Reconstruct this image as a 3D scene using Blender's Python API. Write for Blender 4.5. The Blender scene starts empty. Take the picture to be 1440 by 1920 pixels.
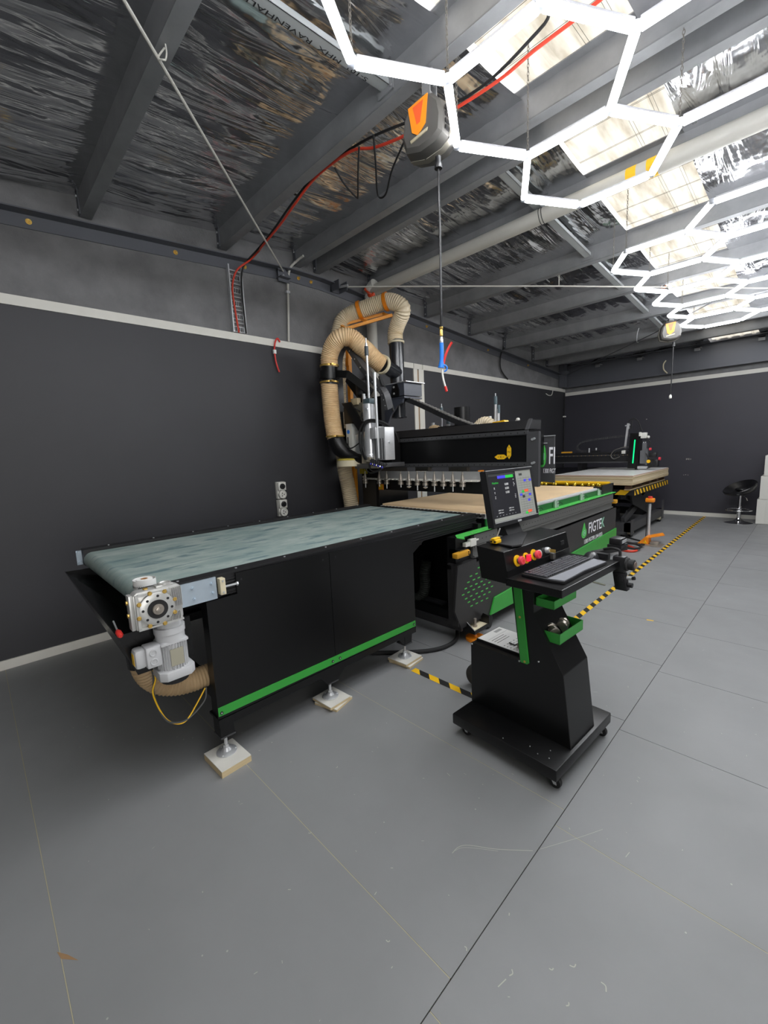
import bpy, bmesh, math, random
from mathutils import Vector, Matrix
random.seed(7)
SC = bpy.context.scene
COL = SC.collection
PI = math.pi
INV = {}

# ------------------------------------------------------------------ helpers
def S(r, g, b):
    def f(c):
        c /= 255.0
        return c / 12.92 if c <= 0.04045 else ((c + 0.055) / 1.055) ** 2.4
    return (f(r), f(g), f(b), 1.0)

def tag(o, label=None, cat=None, group=None, kind=None):
    if label: o['label'] = label
    if cat: o['category'] = cat
    if group: o['group'] = group
    if kind: o['kind'] = kind
    return o

def thing(name, label, cat, loc=(0, 0, 0), rz=0.0, group=None, local=False):
    o = bpy.data.objects.new(name, None)
    COL.objects.link(o)
    o.empty_display_size = 0.05
    o.location = loc
    o.rotation_euler = (0, 0, rz)
    if not local:
        INV[o.name] = (Matrix.Translation(Vector(loc)) @ Matrix.Rotation(rz, 4, 'Z')).inverted()
    return tag(o, label, cat, group)

def V(p): return Vector(p)

def perp(d):
    d = d.normalized()
    a = Vector((0, 0, 1)) if abs(d.z) < 0.9 else Vector((1, 0, 0))
    x = d.cross(a).normalized()
    return x, d.cross(x).normalized()

def smooth_path(pts, n=6):
    pts = [V(p) for p in pts]
    if len(pts) < 3: return pts
    out = []
    P = [pts[0] * 2 - pts[1]] + pts + [pts[-1] * 2 - pts[-2]]
    for i in range(1, len(P) - 2):
        p0, p1, p2, p3 = P[i - 1], P[i], P[i + 1], P[i + 2]
        for k in range(n):
            t = k / n
            out.append(0.5 * ((2 * p1) + (p2 - p0) * t + (2 * p0 - 5 * p1 + 4 * p2 - p3) * t * t + (3 * p1 - p0 - 3 * p2 + p3) * t ** 3))
    out.append(pts[-1])
    return out

def resample(pts, step):
    out = [pts[0].copy()]; acc = 0.0
    for a, b in zip(pts, pts[1:]):
        L = (b - a).length
        if L < 1e-9: continue
        d = step - acc
        while d <= L:
            out.append(a.lerp(b, d / L)); d += step
        acc = L - (d - step)
    if (out[-1] - pts[-1]).length > step * 0.3: out.append(pts[-1].copy())
    return out

class MB:
    def __init__(s): s.bm = bmesh.new()
    def face(s, vs, m=0):
        try:
            f = s.bm.faces.new(vs); f.material_index = m; return f
        except ValueError: return None
    def v(s, p): return s.bm.verts.new(p)
    def quad(s, a, b, c, d, m=0): return s.face([s.v(a), s.v(b), s.v(c), s.v(d)], m)
    def hexa(s, c, m=0):
        v = [s.v(p) for p in c]
        fs = [s.face([v[i] for i in q], m) for q in ((0, 3, 2, 1), (4, 5, 6, 7), (0, 1, 5, 4), (1, 2, 6, 5), (2, 3, 7, 6), (3, 0, 4, 7))]
        return v
    def box(s, x0, x1, y0, y1, z0, z1, m=0, bev=0.0, M=None):
        c = [(x0, y0, z0), (x1, y0, z0), (x1, y1, z0), (x0, y1, z0), (x0, y0, z1), (x1, y0, z1), (x1, y1, z1), (x0, y1, z1)]
        if M is not None: c = [M @ V(p) for p in c]
        v = s.hexa(c, m)
        if bev > 0:
            ed = list({e for x in v for e in x.link_edges})
            r = bmesh.ops.bevel(s.bm, geom=ed, offset=bev, segments=2, affect='EDGES', profile=0.5)
            for f in r['faces']: f.material_index = m
        return s
    def obox(s, p, q, w, h, m=0, up=(0, 0, 1), bev=0.0):
        """bar from p to q, width w (sideways) and height h (along up)"""
        p, q = V(p), V(q); d = (q - p).normalized(); u = V(up)
        x = d.cross(u)
        if x.length < 1e-6: x = d.cross(Vector((1, 0, 0)))
        x.normalize(); u = x.cross(d).normalized()
        c = []
        for e in (p, q):
            c.append([e - x * w / 2 - u * h / 2, e + x * w / 2 - u * h / 2, e + x * w / 2 + u * h / 2, e - x * w / 2 + u * h / 2])
        v = s.hexa(c[0] + c[1], m)
        if bev > 0:
            ed = list({e for x_ in v for e in x_.link_edges})
            r = bmesh.ops.bevel(s.bm, geom=ed, offset=bev, segments=2, affect='EDGES', profile=0.5)
            for f in r['faces']: f.material_index = m
        return s
    def ring(s, c, x, y, r, n): return [s.v(c + x * (r * math.cos(2 * PI * k / n)) + y * (r * math.sin(2 * PI * k / n))) for k in range(n)]
    def loft(s, rings, m=0, cap=True, closed=False):
        n = len(rings[0])
        pairs = list(zip(rings, rings[1:])) + ([(rings[-1], rings[0])] if closed else [])
        for a, b in pairs:
            for k in range(n): s.face([a[k], a[(k + 1) % n], b[(k + 1) % n], b[k]], m)
        if cap and not closed:
            s.face(rings[0][::-1], m); s.face(rings[-1], m)
    def cyl(s, p, q, r, r2=None, n=16, m=0, cap=True):
        p, q = V(p), V(q); x, y = perp(q - p)
        s.loft([s.ring(p, x, y, r, n), s.ring(q, x, y, r if r2 is None else r2, n)], m, cap)
        return s
    def pipe(s, p, q, r, ri, n=20, m=0):
        p, q = V(p), V(q); x, y = perp(q - p)
        s.loft([s.ring(p, x, y, ri, n), s.ring(p, x, y, r, n), s.ring(q, x, y, r, n), s.ring(q, x, y, ri, n)], m, closed=True)
        return s
    def tube(s, pts, r, n=8, m=0, rf=None, cap=True):
        pts = [V(p) for p in pts]
        t0 = (pts[1] - pts[0]).normalized(); x, y = perp(t0); rings = []
        L = 0.0
        for i, p in enumerate(pts):
            t = (pts[min(i + 1, len(pts) - 1)] - pts[max(i - 1, 0)]).normalized()
            x = (x - t * x.dot(t)).normalized(); y = t.cross(x)
            if i: L += (p - pts[i - 1]).length
            rings.append(s.ring(p, x, y, rf(i, L) if rf else r, n))
        s.loft(rings, m, cap)
        return s
    def hose(s, ctrl, r, pitch=0.016, depth=0.006, n=18, m=0):
        pts = resample(smooth_path(ctrl, 10), pitch / 2)
        return s.tube(pts, r, n, m, rf=lambda i, L: r if i % 2 else r - depth)
    def prism(s, poly, axis, a0, a1, m=0, bev=0.0, M=None):
        """poly: 2d points; axis 'x' -> (y,z), 'y' -> (x,z), 'z' -> (x,y)"""
        def mk(p, a):
            q = {'x': (a, p[0], p[1]), 'y': (p[0], a, p[1]), 'z': (p[0], p[1], a)}[axis]
            return M @ V(q) if M is not None else q
        A = [s.v(mk(p, a0)) for p in poly]; B = [s.v(mk(p, a1)) for p in poly]
        n = len(poly)
        s.face(A[::-1], m); s.face(B, m)
        for k in range(n): s.face([A[k], A[(k + 1) % n], B[(k + 1) % n], B[k]], m)
        if bev > 0:
            ed = list({e for x in A + B for e in x.link_edges})
            r = bmesh.ops.bevel(s.bm, geom=ed, offset=bev, segments=2, affect='EDGES', profile=0.5)
            for f in r['faces']: f.material_index = m
        return s
    def lathe(s, prof, o=(0, 0, 0), d=(0, 0, 1), n=24, m=0, cap=True):
        """prof: list of (radius, height along d)"""
        o, d = V(o), V(d).normalized(); x, y = perp(d)
        s.loft([s.ring(o + d * h, x, y, max(r, 1e-4), n) for r, h in prof], m, cap)
        return s
    def sphere(s, c, r, m=0, n=12, sc=(1, 1, 1)):
        c = V(c); rings = []
        for i in range(1, n // 2):
            a = PI * i / (n // 2)
            rings.append([s.v((c.x + sc[0] * r * math.sin(a) * math.cos(2 * PI * k / n), c.y + sc[1] * r * math.sin(a) * math.sin(2 * PI * k / n), c.z - sc[2] * r * math.cos(a))) for k in range(n)])
        s.loft(rings, m)
        return s
    def torus(s, c, d, R, r, n=24, k=8, m=0, a0=0.0, a1=2 * PI, xdir=None):
        c = V(c); d = V(d).normalized(); x, y = perp(d)
        if xdir: x = V(xdir).normalized(); y = d.cross(x)
        full = abs(a1 - a0 - 2 * PI) < 1e-6
        pts = [c + (x * math.cos(a0 + (a1 - a0) * i / n) + y * math.sin(a0 + (a1 - a0) * i / n)) * R for i in range(n + (0 if full else 1))]
        if full:
            rings = []
            for i, p in enumerate(pts):
                rr = (p - c).normalized()
                rings.append(s.ring(p, rr, d, r, k))
            s.loft(rings, m, closed=True)
        else: s.tube(pts, r, k, m)
        return s
    def bolt(s, p, d, r=0.008, h=0.006, m=0):
        p, d = V(p), V(d).normalized()
        s.cyl(p, p + d * h, r, n=6, m=m)
        return s
    def mesh_from(s, me, M=None, m=0):
        n0 = len(s.bm.faces)
        t = me.copy()
        if M is not None: t.transform(M)
        s.bm.from_mesh(t)
        s.bm.faces.ensure_lookup_table()
        for f in s.bm.faces[n0:]: f.material_index = m
        bpy.data.meshes.remove(t)
        return s
    def text(s, body, h, M, depth=0.001, m=0, sx=1.0, align='CENTER', bold=0.0):
        cu = bpy.data.curves.new('lettering', 'FONT')
        cu.body = body; cu.size = h / 0.73; cu.extrude = depth; cu.align_x = align; cu.offset = bold
        ob = bpy.data.objects.new('lettering', cu)
        COL.objects.link(ob)
        bpy.context.view_layer.update()
        me = bpy.data.meshes.new_from_object(ob.evaluated_get(bpy.context.evaluated_depsgraph_get()))
        bpy.data.objects.remove(ob); bpy.data.curves.remove(cu)
        s.mesh_from(me, M @ Matrix.Diagonal((sx, 1, 1, 1)), m)
        bpy.data.meshes.remove(me)
        return s
    def build(s, name, mats, parent=None, smooth=True, angle=35, recalc=True):
        if recalc: bmesh.ops.recalc_face_normals(s.bm, faces=s.bm.faces)
        me = bpy.data.meshes.new(name)
        s.bm.to_mesh(me); s.bm.free()
        for mt in (mats if isinstance(mats, (list, tuple)) else [mats]): me.materials.append(mt)
        if smooth and len(me.polygons):
            me.polygons.foreach_set('use_smooth', [True] * len(me.polygons))
            me.set_sharp_from_angle(angle=math.radians(angle))
        o = bpy.data.objects.new(name, me)
        COL.objects.link(o)
        if parent:
            o.parent = parent
            if parent.name in INV: o.matrix_parent_inverse = INV[parent.name]
        return o

def dup(root, loc=None, rz=None, label=None, group=None):
    r = root.copy(); COL.objects.link(r)
    if loc is not None: r.location = loc
    if rz is not None: r.rotation_euler = (0, 0, rz)
    if label: r['label'] = label
    if group: r['group'] = group
    def kids(a, b):
        for ch in list(a.children):
            if ch == b: continue
            c = ch.copy(); COL.objects.link(c); c.parent = b
            kids(ch, c)
    kids(root, r)
    return r

def frame(o, x, y):
    """matrix whose local x,y axes run along x,y at origin o (for lettering)"""
    x, y = V(x).normalized(), V(y).normalized(); z = x.cross(y)
    M = Matrix.Identity(4)
    for i in range(3): M[i][0], M[i][1], M[i][2], M[i][3] = x[i], y[i], z[i], o[i]
    return M

# ------------------------------------------------------------------ materials
def mat(name, col, rough=0.5, metal=0.0, emit=None, es=1.0, spec=0.5, trans=0.0, noise=0.0, nscale=8.0, bump=0.0, bscale=60.0, col2=None, rvar=0.0, coat=0.0, stretch=(1, 1, 1), alpha=1.0):
    m = bpy.data.materials.new(name); m.use_nodes = True
    nt = m.node_tree; b = nt.nodes['Principled BSDF']
    b.inputs['Base Color'].default_value = col
    b.inputs['Roughness'].default_value = rough
    b.inputs['Metallic'].default_value = metal
    b.inputs['Specular IOR Level'].default_value = spec
    b.inputs['Transmission Weight'].default_value = trans
    b.inputs['Coat Weight'].default_value = coat
    b.inputs['Alpha'].default_value = alpha
    if emit:
        b.inputs['Emission Color'].default_value = emit; b.inputs['Emission Strength'].default_value = es
    if noise or bump or rvar:
        tc = nt.nodes.new('ShaderNodeTexCoord'); mp = nt.nodes.new('ShaderNodeMapping')
        mp.inputs['Scale'].default_value = stretch
        nt.links.new(tc.outputs['Object'], mp.inputs['Vector'])
    if noise or rvar:
        nz = nt.nodes.new('ShaderNodeTexNoise'); nz.inputs['Scale'].default_value = nscale; nz.inputs['Detail'].default_value = 6; nz.inputs['Roughness'].default_value = 0.62
        nt.links.new(mp.outputs['Vector'], nz.inputs['Vector'])
        rp = nt.nodes.new('ShaderNodeValToRGB')
        rp.color_ramp.elements[0].position = 0.32; rp.color_ramp.elements[1].position = 0.68
        c2 = col2 or tuple(list(Vector(col[:3]) * (1 - noise)) + [1])
        rp.color_ramp.elements[0].color = c2
        rp.color_ramp.elements[1].color = col
        nt.links.new(nz.outputs['Fac'], rp.inputs['Fac'])
        if noise: nt.links.new(rp.outputs['Color'], b.inputs['Base Color'])
        if rvar:
            mr = nt.nodes.new('ShaderNodeMapRange')
            mr.inputs['To Min'].default_value = rough - rvar; mr.inputs['To Max'].default_value = rough + rvar
            nt.links.new(nz.outputs['Fac'], mr.inputs['Value']); nt.links.new(mr.outputs['Result'], b.inputs['Roughness'])
    if bump:
        n2 = nt.nodes.new('ShaderNodeTexNoise'); n2.inputs['Scale'].default_value = bscale; n2.inputs['Detail'].default_value = 4
        nt.links.new(mp.outputs['Vector'], n2.inputs['Vector'])
        bp = nt.nodes.new('ShaderNodeBump'); bp.inputs['Strength'].default_value = bump; bp.inputs['Distance'].default_value = 0.02
        nt.links.new(n2.outputs['Fac'], bp.inputs['Height']); nt.links.new(bp.outputs['Normal'], b.inputs['Normal'])
    return m

M_BLACK = mat('black powder coat', S(13, 13, 14), 0.32, rvar=0.05, nscale=3, spec=0.45)
M_BLACKM = mat('matt black steel', S(24, 24, 26), 0.5)
M_CHAR = mat('charcoal coated steel', S(64, 64, 66), 0.42)
M_RUBBER = mat('black rubber', S(26, 26, 27), 0.7)
M_PLASTIC = mat('black plastic', S(30, 30, 32), 0.42)
M_GREYP = mat('grey plastic', S(84, 82, 79), 0.45)
M_GREEN = mat('green powder coat', S(52, 150, 58), 0.38)
M_DGREEN = mat('deep green powder coat', S(30, 96, 44), 0.38)
M_ALU = mat('brushed aluminium', S(208, 209, 211), 0.36, 0.45, noise=0.12, nscale=20, stretch=(1, 1, 6))
M_STEEL = mat('bright zinc steel', S(204, 206, 208), 0.3, 0.55)
M_ZINC = mat('zinc plate', S(186, 200, 212), 0.42, 0.55, noise=0.12, nscale=6)
M_CHROME = mat('chrome', S(220, 220, 222), 0.08, 1.0)
M_BRASS = mat('yellow zinc bolt', S(214, 178, 96), 0.35, 0.8)
M_SPIND = mat('gunmetal tool steel', S(168, 160, 150), 0.3, 0.6)
M_CAST = mat('cast aluminium casing', S(208, 208, 205), 0.32, 0.45, noise=0.15, nscale=14)
M_CASTG = mat('light grey motor paint', S(190, 191, 193), 0.42)
M_YELLOW = mat('yellow paint', S(232, 180, 20), 0.42)
M_BYEL = mat('mustard bumper plastic', S(206, 150, 40), 0.5)
M_ORANGE = mat('orange paint', S(242, 142, 28), 0.42)
M_ORANGEP = mat('orange pole paint', S(240, 158, 48), 0.45, noise=0.2, nscale=10)
M_RED = mat('red plastic', S(214, 52, 46), 0.4)
M_PINK = mat('red mushroom button', S(224, 66, 80), 0.45)
M_LRED = mat('lit red switch', S(230, 20, 50), 0.4, emit=S(255, 30, 60), es=0.7)
M_HOSE = mat('tan duct hose', S(228, 200, 158), 0.45, noise=0.14, nscale=5, col2=S(208, 172, 128))
M_HOSEL = mat('clear duct hose', S(226, 210, 180), 0.38, noise=0.12, nscale=4)
M_HOSED = mat('dusty duct hose', S(176, 150, 114), 0.6, noise=0.2, nscale=5)
M_MDF = mat('MDF board', S(234, 204, 162), 0.62, noise=0.14, nscale=2.2, bump=0.03, bscale=300)
M_MDFE = mat('MDF edge', S(176, 128, 80), 0.7)
M_WHITEB = mat('white melamine', S(226, 226, 224), 0.35)
M_PLYE = mat('board edge', S(206, 186, 146), 0.65, noise=0.2, nscale=20, stretch=(0.2, 0.2, 8))
M_WHITE = mat('white paint', S(216, 214, 206), 0.5, noise=0.06, nscale=5)
M_WHITEP = mat('white plastic', S(214, 213, 206), 0.42)
M_CREAM = mat('cream brush', S(206, 196, 168), 0.8)
M_BLUE = mat('blue plastic', S(36, 124, 222), 0.4)
M_PAPER = mat('paper', S(236, 236, 234), 0.7)
M_INK = mat('black ink', S(22, 22, 24), 0.6)
M_WHITEINK = mat('white vinyl', S(240, 240, 244), 0.5)
M_GREENV = mat('green vinyl', S(76, 186, 80), 0.45)
M_TEALV = mat('pale green vinyl', S(150, 206, 178), 0.45)
M_YELV = mat('yellow vinyl', S(236, 186, 24), 0.5)
M_REDHOSE = mat('red air hose', S(206, 62, 40), 0.5)
M_PVC = mat('grey PVC pipe', S(188, 186, 178), 0.45)
M_WIRE = mat('dark steel wire', S(58, 57, 56), 0.5, 0.5)
M_SCREEN = mat('screen dark', S(34, 34, 38), 0.25, emit=S(38, 38, 42), es=0.3)
M_SCRG = mat('screen grey panel', S(120, 122, 118), 0.3, emit=S(126, 128, 122), es=0.4)
M_SCRT = mat('screen text', S(190, 190, 190), 0.3, emit=S(190, 192, 190), es=0.4)
M_SCRGR = mat('screen green', S(40, 170, 60), 0.3, emit=S(40, 150, 60), es=0.5)
M_SCRB = mat('screen blue', S(60, 60, 190), 0.3, emit=S(60, 56, 170), es=0.5)
M_SCRR = mat('screen red', S(200, 80, 50), 0.3, emit=S(190, 80, 50), es=0.5)
M_LED = mat('green LED strip', S(10, 120, 70), 0.3, emit=S(6, 200, 110), es=1.3)
M_TUBE = mat('LED tube diffuser', S(240, 244, 255), 0.4, emit=(0.95, 0.97, 1.0, 1), es=18.0)
M_CLEAR = mat('clear plastic joiner', S(206, 210, 220), 0.25, noise=0.0)
M_TUBEB = mat('light tube backing', S(176, 176, 180), 0.4, 0.3)

# galvanised purlins
M_GALV = mat('galvanised steel', S(144, 145, 147), 0.5, 0.3, noise=0.22, nscale=5, bump=0.02, bscale=200)
M_GALVD = mat('painted angle steel', S(92, 94, 100), 0.5, 0.25)
# concrete upper wall
M_CONC = mat('concrete panel', S(122, 122, 123), 0.75, noise=0.35, nscale=3.2, bump=0.25, bscale=45)
M_PANEL = mat('dark wall board', S(50, 50, 54), 0.55, noise=0.12, nscale=1.5)
M_PANELB = mat('dark back wall board', S(56, 55, 63), 0.55, noise=0.12, nscale=1.5)
M_SUB = mat('floor joint', S(48, 40, 34), 0.9)
M_SCUFF = mat('white scuff', S(176, 174, 164), 0.7)

def floor_mat():
    m = bpy.data.materials.new('grey painted floor sheets'); m.use_nodes = True
    nt = m.node_tree; b = nt.nodes['Principled BSDF']
    N = nt.nodes.new; Lk = nt.links.new
    tc = N('ShaderNodeTexCoord')
    n1 = N('ShaderNodeTexNoise'); n1.inputs['Scale'].default_value = 1.1; n1.inputs['Detail'].default_value = 7; n1.inputs['Roughness'].default_value = 0.6
    Lk(tc.outputs['Object'], n1.inputs['Vector'])
    r1 = N('ShaderNodeValToRGB'); r1.color_ramp.elements[0].position = 0.3; r1.color_ramp.elements[1].position = 0.72
    r1.color_ramp.elements[0].color = S(127, 128, 129); r1.color_ramp.elements[1].color = S(138, 139, 140)
    Lk(n1.outputs['Fac'], r1.inputs['Fac'])
    v = N('ShaderNodeTexVoronoi'); v.inputs['Scale'].default_value = 11; v.feature = 'F1'
    Lk(tc.outputs['Object'], v.inputs['Vector'])
    n2 = N('ShaderNodeTexNoise'); n2.inputs['Scale'].default_value = 2.7; Lk(tc.outputs['Object'], n2.inputs['Vector'])
    lt = N('ShaderNodeMath'); lt.operation = 'LESS_THAN'; lt.inputs[1].default_value = 0.035; Lk(v.outputs['Distance'], lt.inputs[0])
    gt = N('ShaderNodeMath'); gt.operation = 'GREATER_THAN'; gt.inputs[1].default_value = 0.52; Lk(n2.outputs['Fac'], gt.inputs[0])
    mu = N('ShaderNodeMath'); mu.operation = 'MULTIPLY'; Lk(lt.outputs[0], mu.inputs[0]); Lk(gt.outputs[0], mu.inputs[1])
    sp = N('ShaderNodeTexNoise'); sp.inputs['Scale'].default_value = 5.0; sp.inputs['Detail'].default_value = 2
    Lk(tc.outputs['Object'], sp.inputs['Vector'])
    mf = N('ShaderNodeMath'); mf.operation = 'MULTIPLY'; mf.inputs[1].default_value = 0.6; Lk(mu.outputs[0], mf.inputs[0])
    mx = N('ShaderNodeMix'); mx.data_type = 'RGBA'; Lk(mf.outputs[0], mx.inputs['Factor']); Lk(r1.outputs['Color'], mx.inputs['A'])
    mx.inputs['B'].default_value = S(186, 184, 176)
    Lk(mx.outputs['Result'], b.inputs['Base Color'])
    mr = N('ShaderNodeMapRange'); mr.inputs['To Min'].default_value = 0.42; mr.inputs['To Max'].default_value = 0.6
    Lk(sp.outputs['Fac'], mr.inputs['Value']); Lk(mr.outputs['Result'], b.inputs['Roughness'])
    return m
M_FLOOR = floor_mat()

def foil_mat():
    m = bpy.data.materials.new('crinkled silver foil insulation'); m.use_nodes = True
    nt = m.node_tree; b = nt.nodes['Principled BSDF']; N = nt.nodes.new; Lk = nt.links.new
    b.inputs['Metallic'].default_value = 0.96; b.inputs['Roughness'].default_value = 0.15
    b.inputs['Base Color'].default_value = S(214, 215, 217)
    tc = N('ShaderNodeTexCoord')
    mp = N('ShaderNodeMapping'); mp.inputs['Scale'].default_value = (7, 0.9, 1); Lk(tc.outputs['Object'], mp.inputs['Vector'])
    n1 = N('ShaderNodeTexNoise'); n1.inputs['Scale'].default_value = 1.0; n1.inputs['Detail'].default_value = 3; n1.inputs['Roughness'].default_value = 0.5; n1.inputs['Distortion'].default_value = 1.2
    Lk(mp.outputs['Vector'], n1.inputs['Vector'])
    mp2 = N('ShaderNodeMapping'); mp2.inputs['Scale'].default_value = (2.2, 2.6, 1); Lk(tc.outputs['Object'], mp2.inputs['Vector'])
    n2 = N('ShaderNodeTexNoise'); n2.inputs['Scale'].default_value = 1.0; n2.inputs['Detail'].default_value = 3
    Lk(mp2.outputs['Vector'], n2.inputs['Vector'])
    b1 = N('ShaderNodeBump'); b1.inputs['Strength'].default_value = 0.45; b1.inputs['Distance'].default_value = 0.05; Lk(n1.outputs['Fac'], b1.inputs['Height'])
    b2 = N('ShaderNodeBump'); b2.inputs['Strength'].default_value = 0.25; b2.inputs['Distance'].default_value = 0.1; Lk(n2.outputs['Fac'], b2.inputs['Height']); Lk(b1.outputs['Normal'], b2.inputs['Normal'])
    Lk(b2.outputs['Normal'], b.inputs['Normal'])
    return m
M_FOIL = foil_mat()

def sky_sheet_mat():
    m = bpy.data.materials.new('translucent skylight sheet'); m.use_nodes = True
    nt = m.node_tree; N = nt.nodes.new; Lk = nt.links.new
    nt.nodes.remove(nt.nodes['Principled BSDF'])
    out = nt.nodes['Material Output']
    tc = N('ShaderNodeTexCoord'); nz = N('ShaderNodeTexNoise'); nz.inputs['Scale'].default_value = 6; nz.inputs['Detail'].default_value = 6
    mp = N('ShaderNodeMapping'); mp.inputs['Scale'].default_value = (2, 0.4, 1); Lk(tc.outputs['Object'], mp.inputs['Vector']); Lk(mp.outputs['Vector'], nz.inputs['Vector'])
    rp = N('ShaderNodeValToRGB'); rp.color_ramp.elements[0].color = S(136, 130, 118); rp.color_ramp.elements[1].color = S(176, 173, 165)
    rp.color_ramp.elements[0].position = 0.3; rp.color_ramp.elements[1].position = 0.6
    Lk(nz.outputs['Fac'], rp.inputs['Fac'])
    tr = N('ShaderNodeBsdfTranslucent'); df = N('ShaderNodeBsdfDiffuse'); mx = N('ShaderNodeMixShader'); mx.inputs[0].default_value = 0.25
    Lk(rp.outputs['Color'], tr.inputs['Color']); Lk(rp.outputs['Color'], df.inputs['Color'])
    Lk(tr.outputs[0], mx.inputs[1]); Lk(df.outputs[0], mx.inputs[2]); Lk(mx.outputs[0], out.inputs['Surface'])
    return m
M_SKYL = sky_sheet_mat()

def belt_mat():
    m = mat('worn green conveyor belt', S(166, 178, 172), 0.58, noise=0.4, nscale=4.5, col2=S(122, 144, 141), bump=0.02, bscale=120, stretch=(1.6, 0.8, 1))
    nt = m.node_tree; b = nt.nodes['Principled BSDF']; N = nt.nodes.new; Lk = nt.links.new
    base = b.inputs['Base Color'].links[0].from_socket
    tc = N('ShaderNodeTexCoord'); mp = N('ShaderNodeMapping'); mp.inputs['Scale'].default_value = (11, 3.0, 9); Lk(tc.outputs['Object'], mp.inputs['Vector'])
    nz = N('ShaderNodeTexNoise'); nz.inputs['Scale'].default_value = 1.3; nz.inputs['Detail'].default_value = 4; Lk(mp.outputs['Vector'], nz.inputs['Vector'])
    rp = N('ShaderNodeValToRGB'); rp.color_ramp.elements[0].position = 0.57; rp.color_ramp.elements[1].position = 0.66
    rp.color_ramp.elements[0].color = (0, 0, 0, 1); rp.color_ramp.elements[1].color = (0.8, 0.8, 0.8, 1); Lk(nz.outputs['Fac'], rp.inputs['Fac'])
    mx = N('ShaderNodeMix'); mx.data_type = 'RGBA'; Lk(rp.outputs['Color'], mx.inputs['Factor']); Lk(base, mx.inputs['A']); mx.inputs['B'].default_value = S(88, 116, 122)
    Lk(mx.outputs['Result'], b.inputs['Base Color'])
    return m
M_BELT = belt_mat()

# ------------------------------------------------------------------ camera
CAM = bpy.data.cameras.new('camera'); cam = bpy.data.objects.new('camera', CAM); COL.objects.link(cam)
CAM.sensor_fit = 'HORIZONTAL'; CAM.sensor_width = 36.0; CAM.lens = 36.0 * 791.6 / 1440.0; CAM.clip_start = 0.05
_r = Vector((0.70129962, 0.71158123, -0.04279012)); _d = Vector((0.07134846, -0.1297882, -0.9889714)); _f = Vector((-0.70928713, 0.69051226, -0.14179064))
cam.matrix_world = Matrix(((_r.x, -_d.x, -_f.x, 4.245), (_r.y, -_d.y, -_f.y, 0.0), (_r.z, -_d.z, -_f.z, 1.527), (0, 0, 0, 1)))
SC.camera = cam
vs = SC.view_settings
vs.view_transform = 'Standard'; vs.look = 'None'; vs.gamma = 1.0; vs.use_curve_mapping = False; vs.exposure = 0.7
SC.cycles.use_denoising = True
SC.cycles.max_bounces = 8
SC.cycles.sample_clamp_indirect = 6.0
W = bpy.data.worlds.new('sky'); SC.world = W; W.use_nodes = True
wb = W.node_tree.nodes['Background']; wb.inputs['Color'].default_value = (1.0, 0.98, 0.95, 1); wb.inputs['Strength'].default_value = 2.4

# ------------------------------------------------------------------ room
RX0, RX1, RY0, RY1 = 0.0, 9.4, -4.6, 10.2
def zroof(y): return 3.80 - 0.07 * abs(y - 3.03)
SKX0, SKX1 = 2.73, 3.405

# floor sheets with real gaps over a dark slab
mb = MB()
mb.box(RX0 - .2, RX1 + .2, RY0 - .2, RY1 + .2, -0.08, -0.004, 1)
def sheet(x0, x1, y0, y1):
    g = 0.0016
    mb.box(max(x0, RX0) + g, min(x1, RX1) - g, max(y0, RY0) + g, min(y1, RY1) - g, -0.004, 0.0, 0)
for x0, off in ((0.0, 0.012), (3.607, -0.085), (7.21, 0.012)):
    y = -6 * 0.798 + off
    while y < RY1:
        if y + 0.798 > RY0: sheet(x0 if x0 else 0, x0 + 3.607, y, y + 0.798)
        if x0 < 7 and -1 < y < (1.7 if x0 == 0 else 2.0): mb.box(x0 + .002, x0 + 3.604, y - .0013, y + .0013, -.0038, -.0004, 4)
        y += 0.798
# scuffs, chips and bits of tape on the floor
rf = random.Random(3)
for _ in range(520):
    fx, fy = rf.uniform(.3, 6.2), rf.uniform(.1, 5.5); a = rf.uniform(0, PI); l = rf.uniform(.0015, .006) * (3.5 if rf.random() < .08 else 1); w = rf.uniform(.0007, .0014)
    c_, s_ = math.cos(a), math.sin(a)
    mb.quad((fx - l * c_ - w * s_, fy - l * s_ + w * c_, .0005), (fx - l * c_ + w * s_, fy - l * s_ - w * c_, .0005), (fx + l * c_ + w * s_, fy + l * s_ - w * c_, .0005), (fx + l * c_ - w * s_, fy + l * s_ + w * c_, .0005), 2)
mb.face([mb.v(p) for p in ((2.665, .005, .0006), (2.70, .012, .0006), (2.745, .05, .0006), (2.70, .028, .0006))], 5)
def ribbon(pts, w, m=2):
    p = smooth_path(pts, 5)
    for a, b in zip(p, p[1:]):
        t = (b - a).normalized(); s_ = Vector((-t.y, t.x, 0)) * w / 2
        mb.quad(a - s_, b - s_, b + s_, a + s_, m)
ribbon([(3.378, 1.128, .0006), (3.381, 1.166, .0006), (3.407, 1.20, .0006), (3.49, 1.256, .0006), (3.595, 1.345, .0006)], 0.0022)
ribbon([(3.378, 1.14, .0006), (3.392, 1.172, .0006), (3.43, 1.205, .0006), (3.50, 1.254, .0006)], 0.0014)
ribbon([(3.612, 1.37, .0006), (3.70, 1.52, .0006), (3.753, 1.618, .0006)], 0.0014)
ribbon([(3.32, 3.99, .0006), (3.35, 4.0, .0006), (3.37, 4.0, .0006)], 0.02, 3)
for px, py, l, a in ((3.84, 1.079, .012, .4), (3.725, .934, .012, 1.2), (3.938, 1.087, .014, 2.0), (3.80, 1.03, .008, .3), (3.87, .98, .008, .9), (3.60, .9, .008, 2.2), (3.40, .75, .008, .1), (2.9, .8, .008, .6), (2.7, 1.1, .008, 1.5)):
    ribbon([(px, py, .0007), (px + l * math.cos(a), py + l * math.sin(a), .0007), (px + 1.6 * l * math.cos(a + .5), py + 1.6 * l * math.sin(a + .5), .0007)], 0.003)
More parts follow.
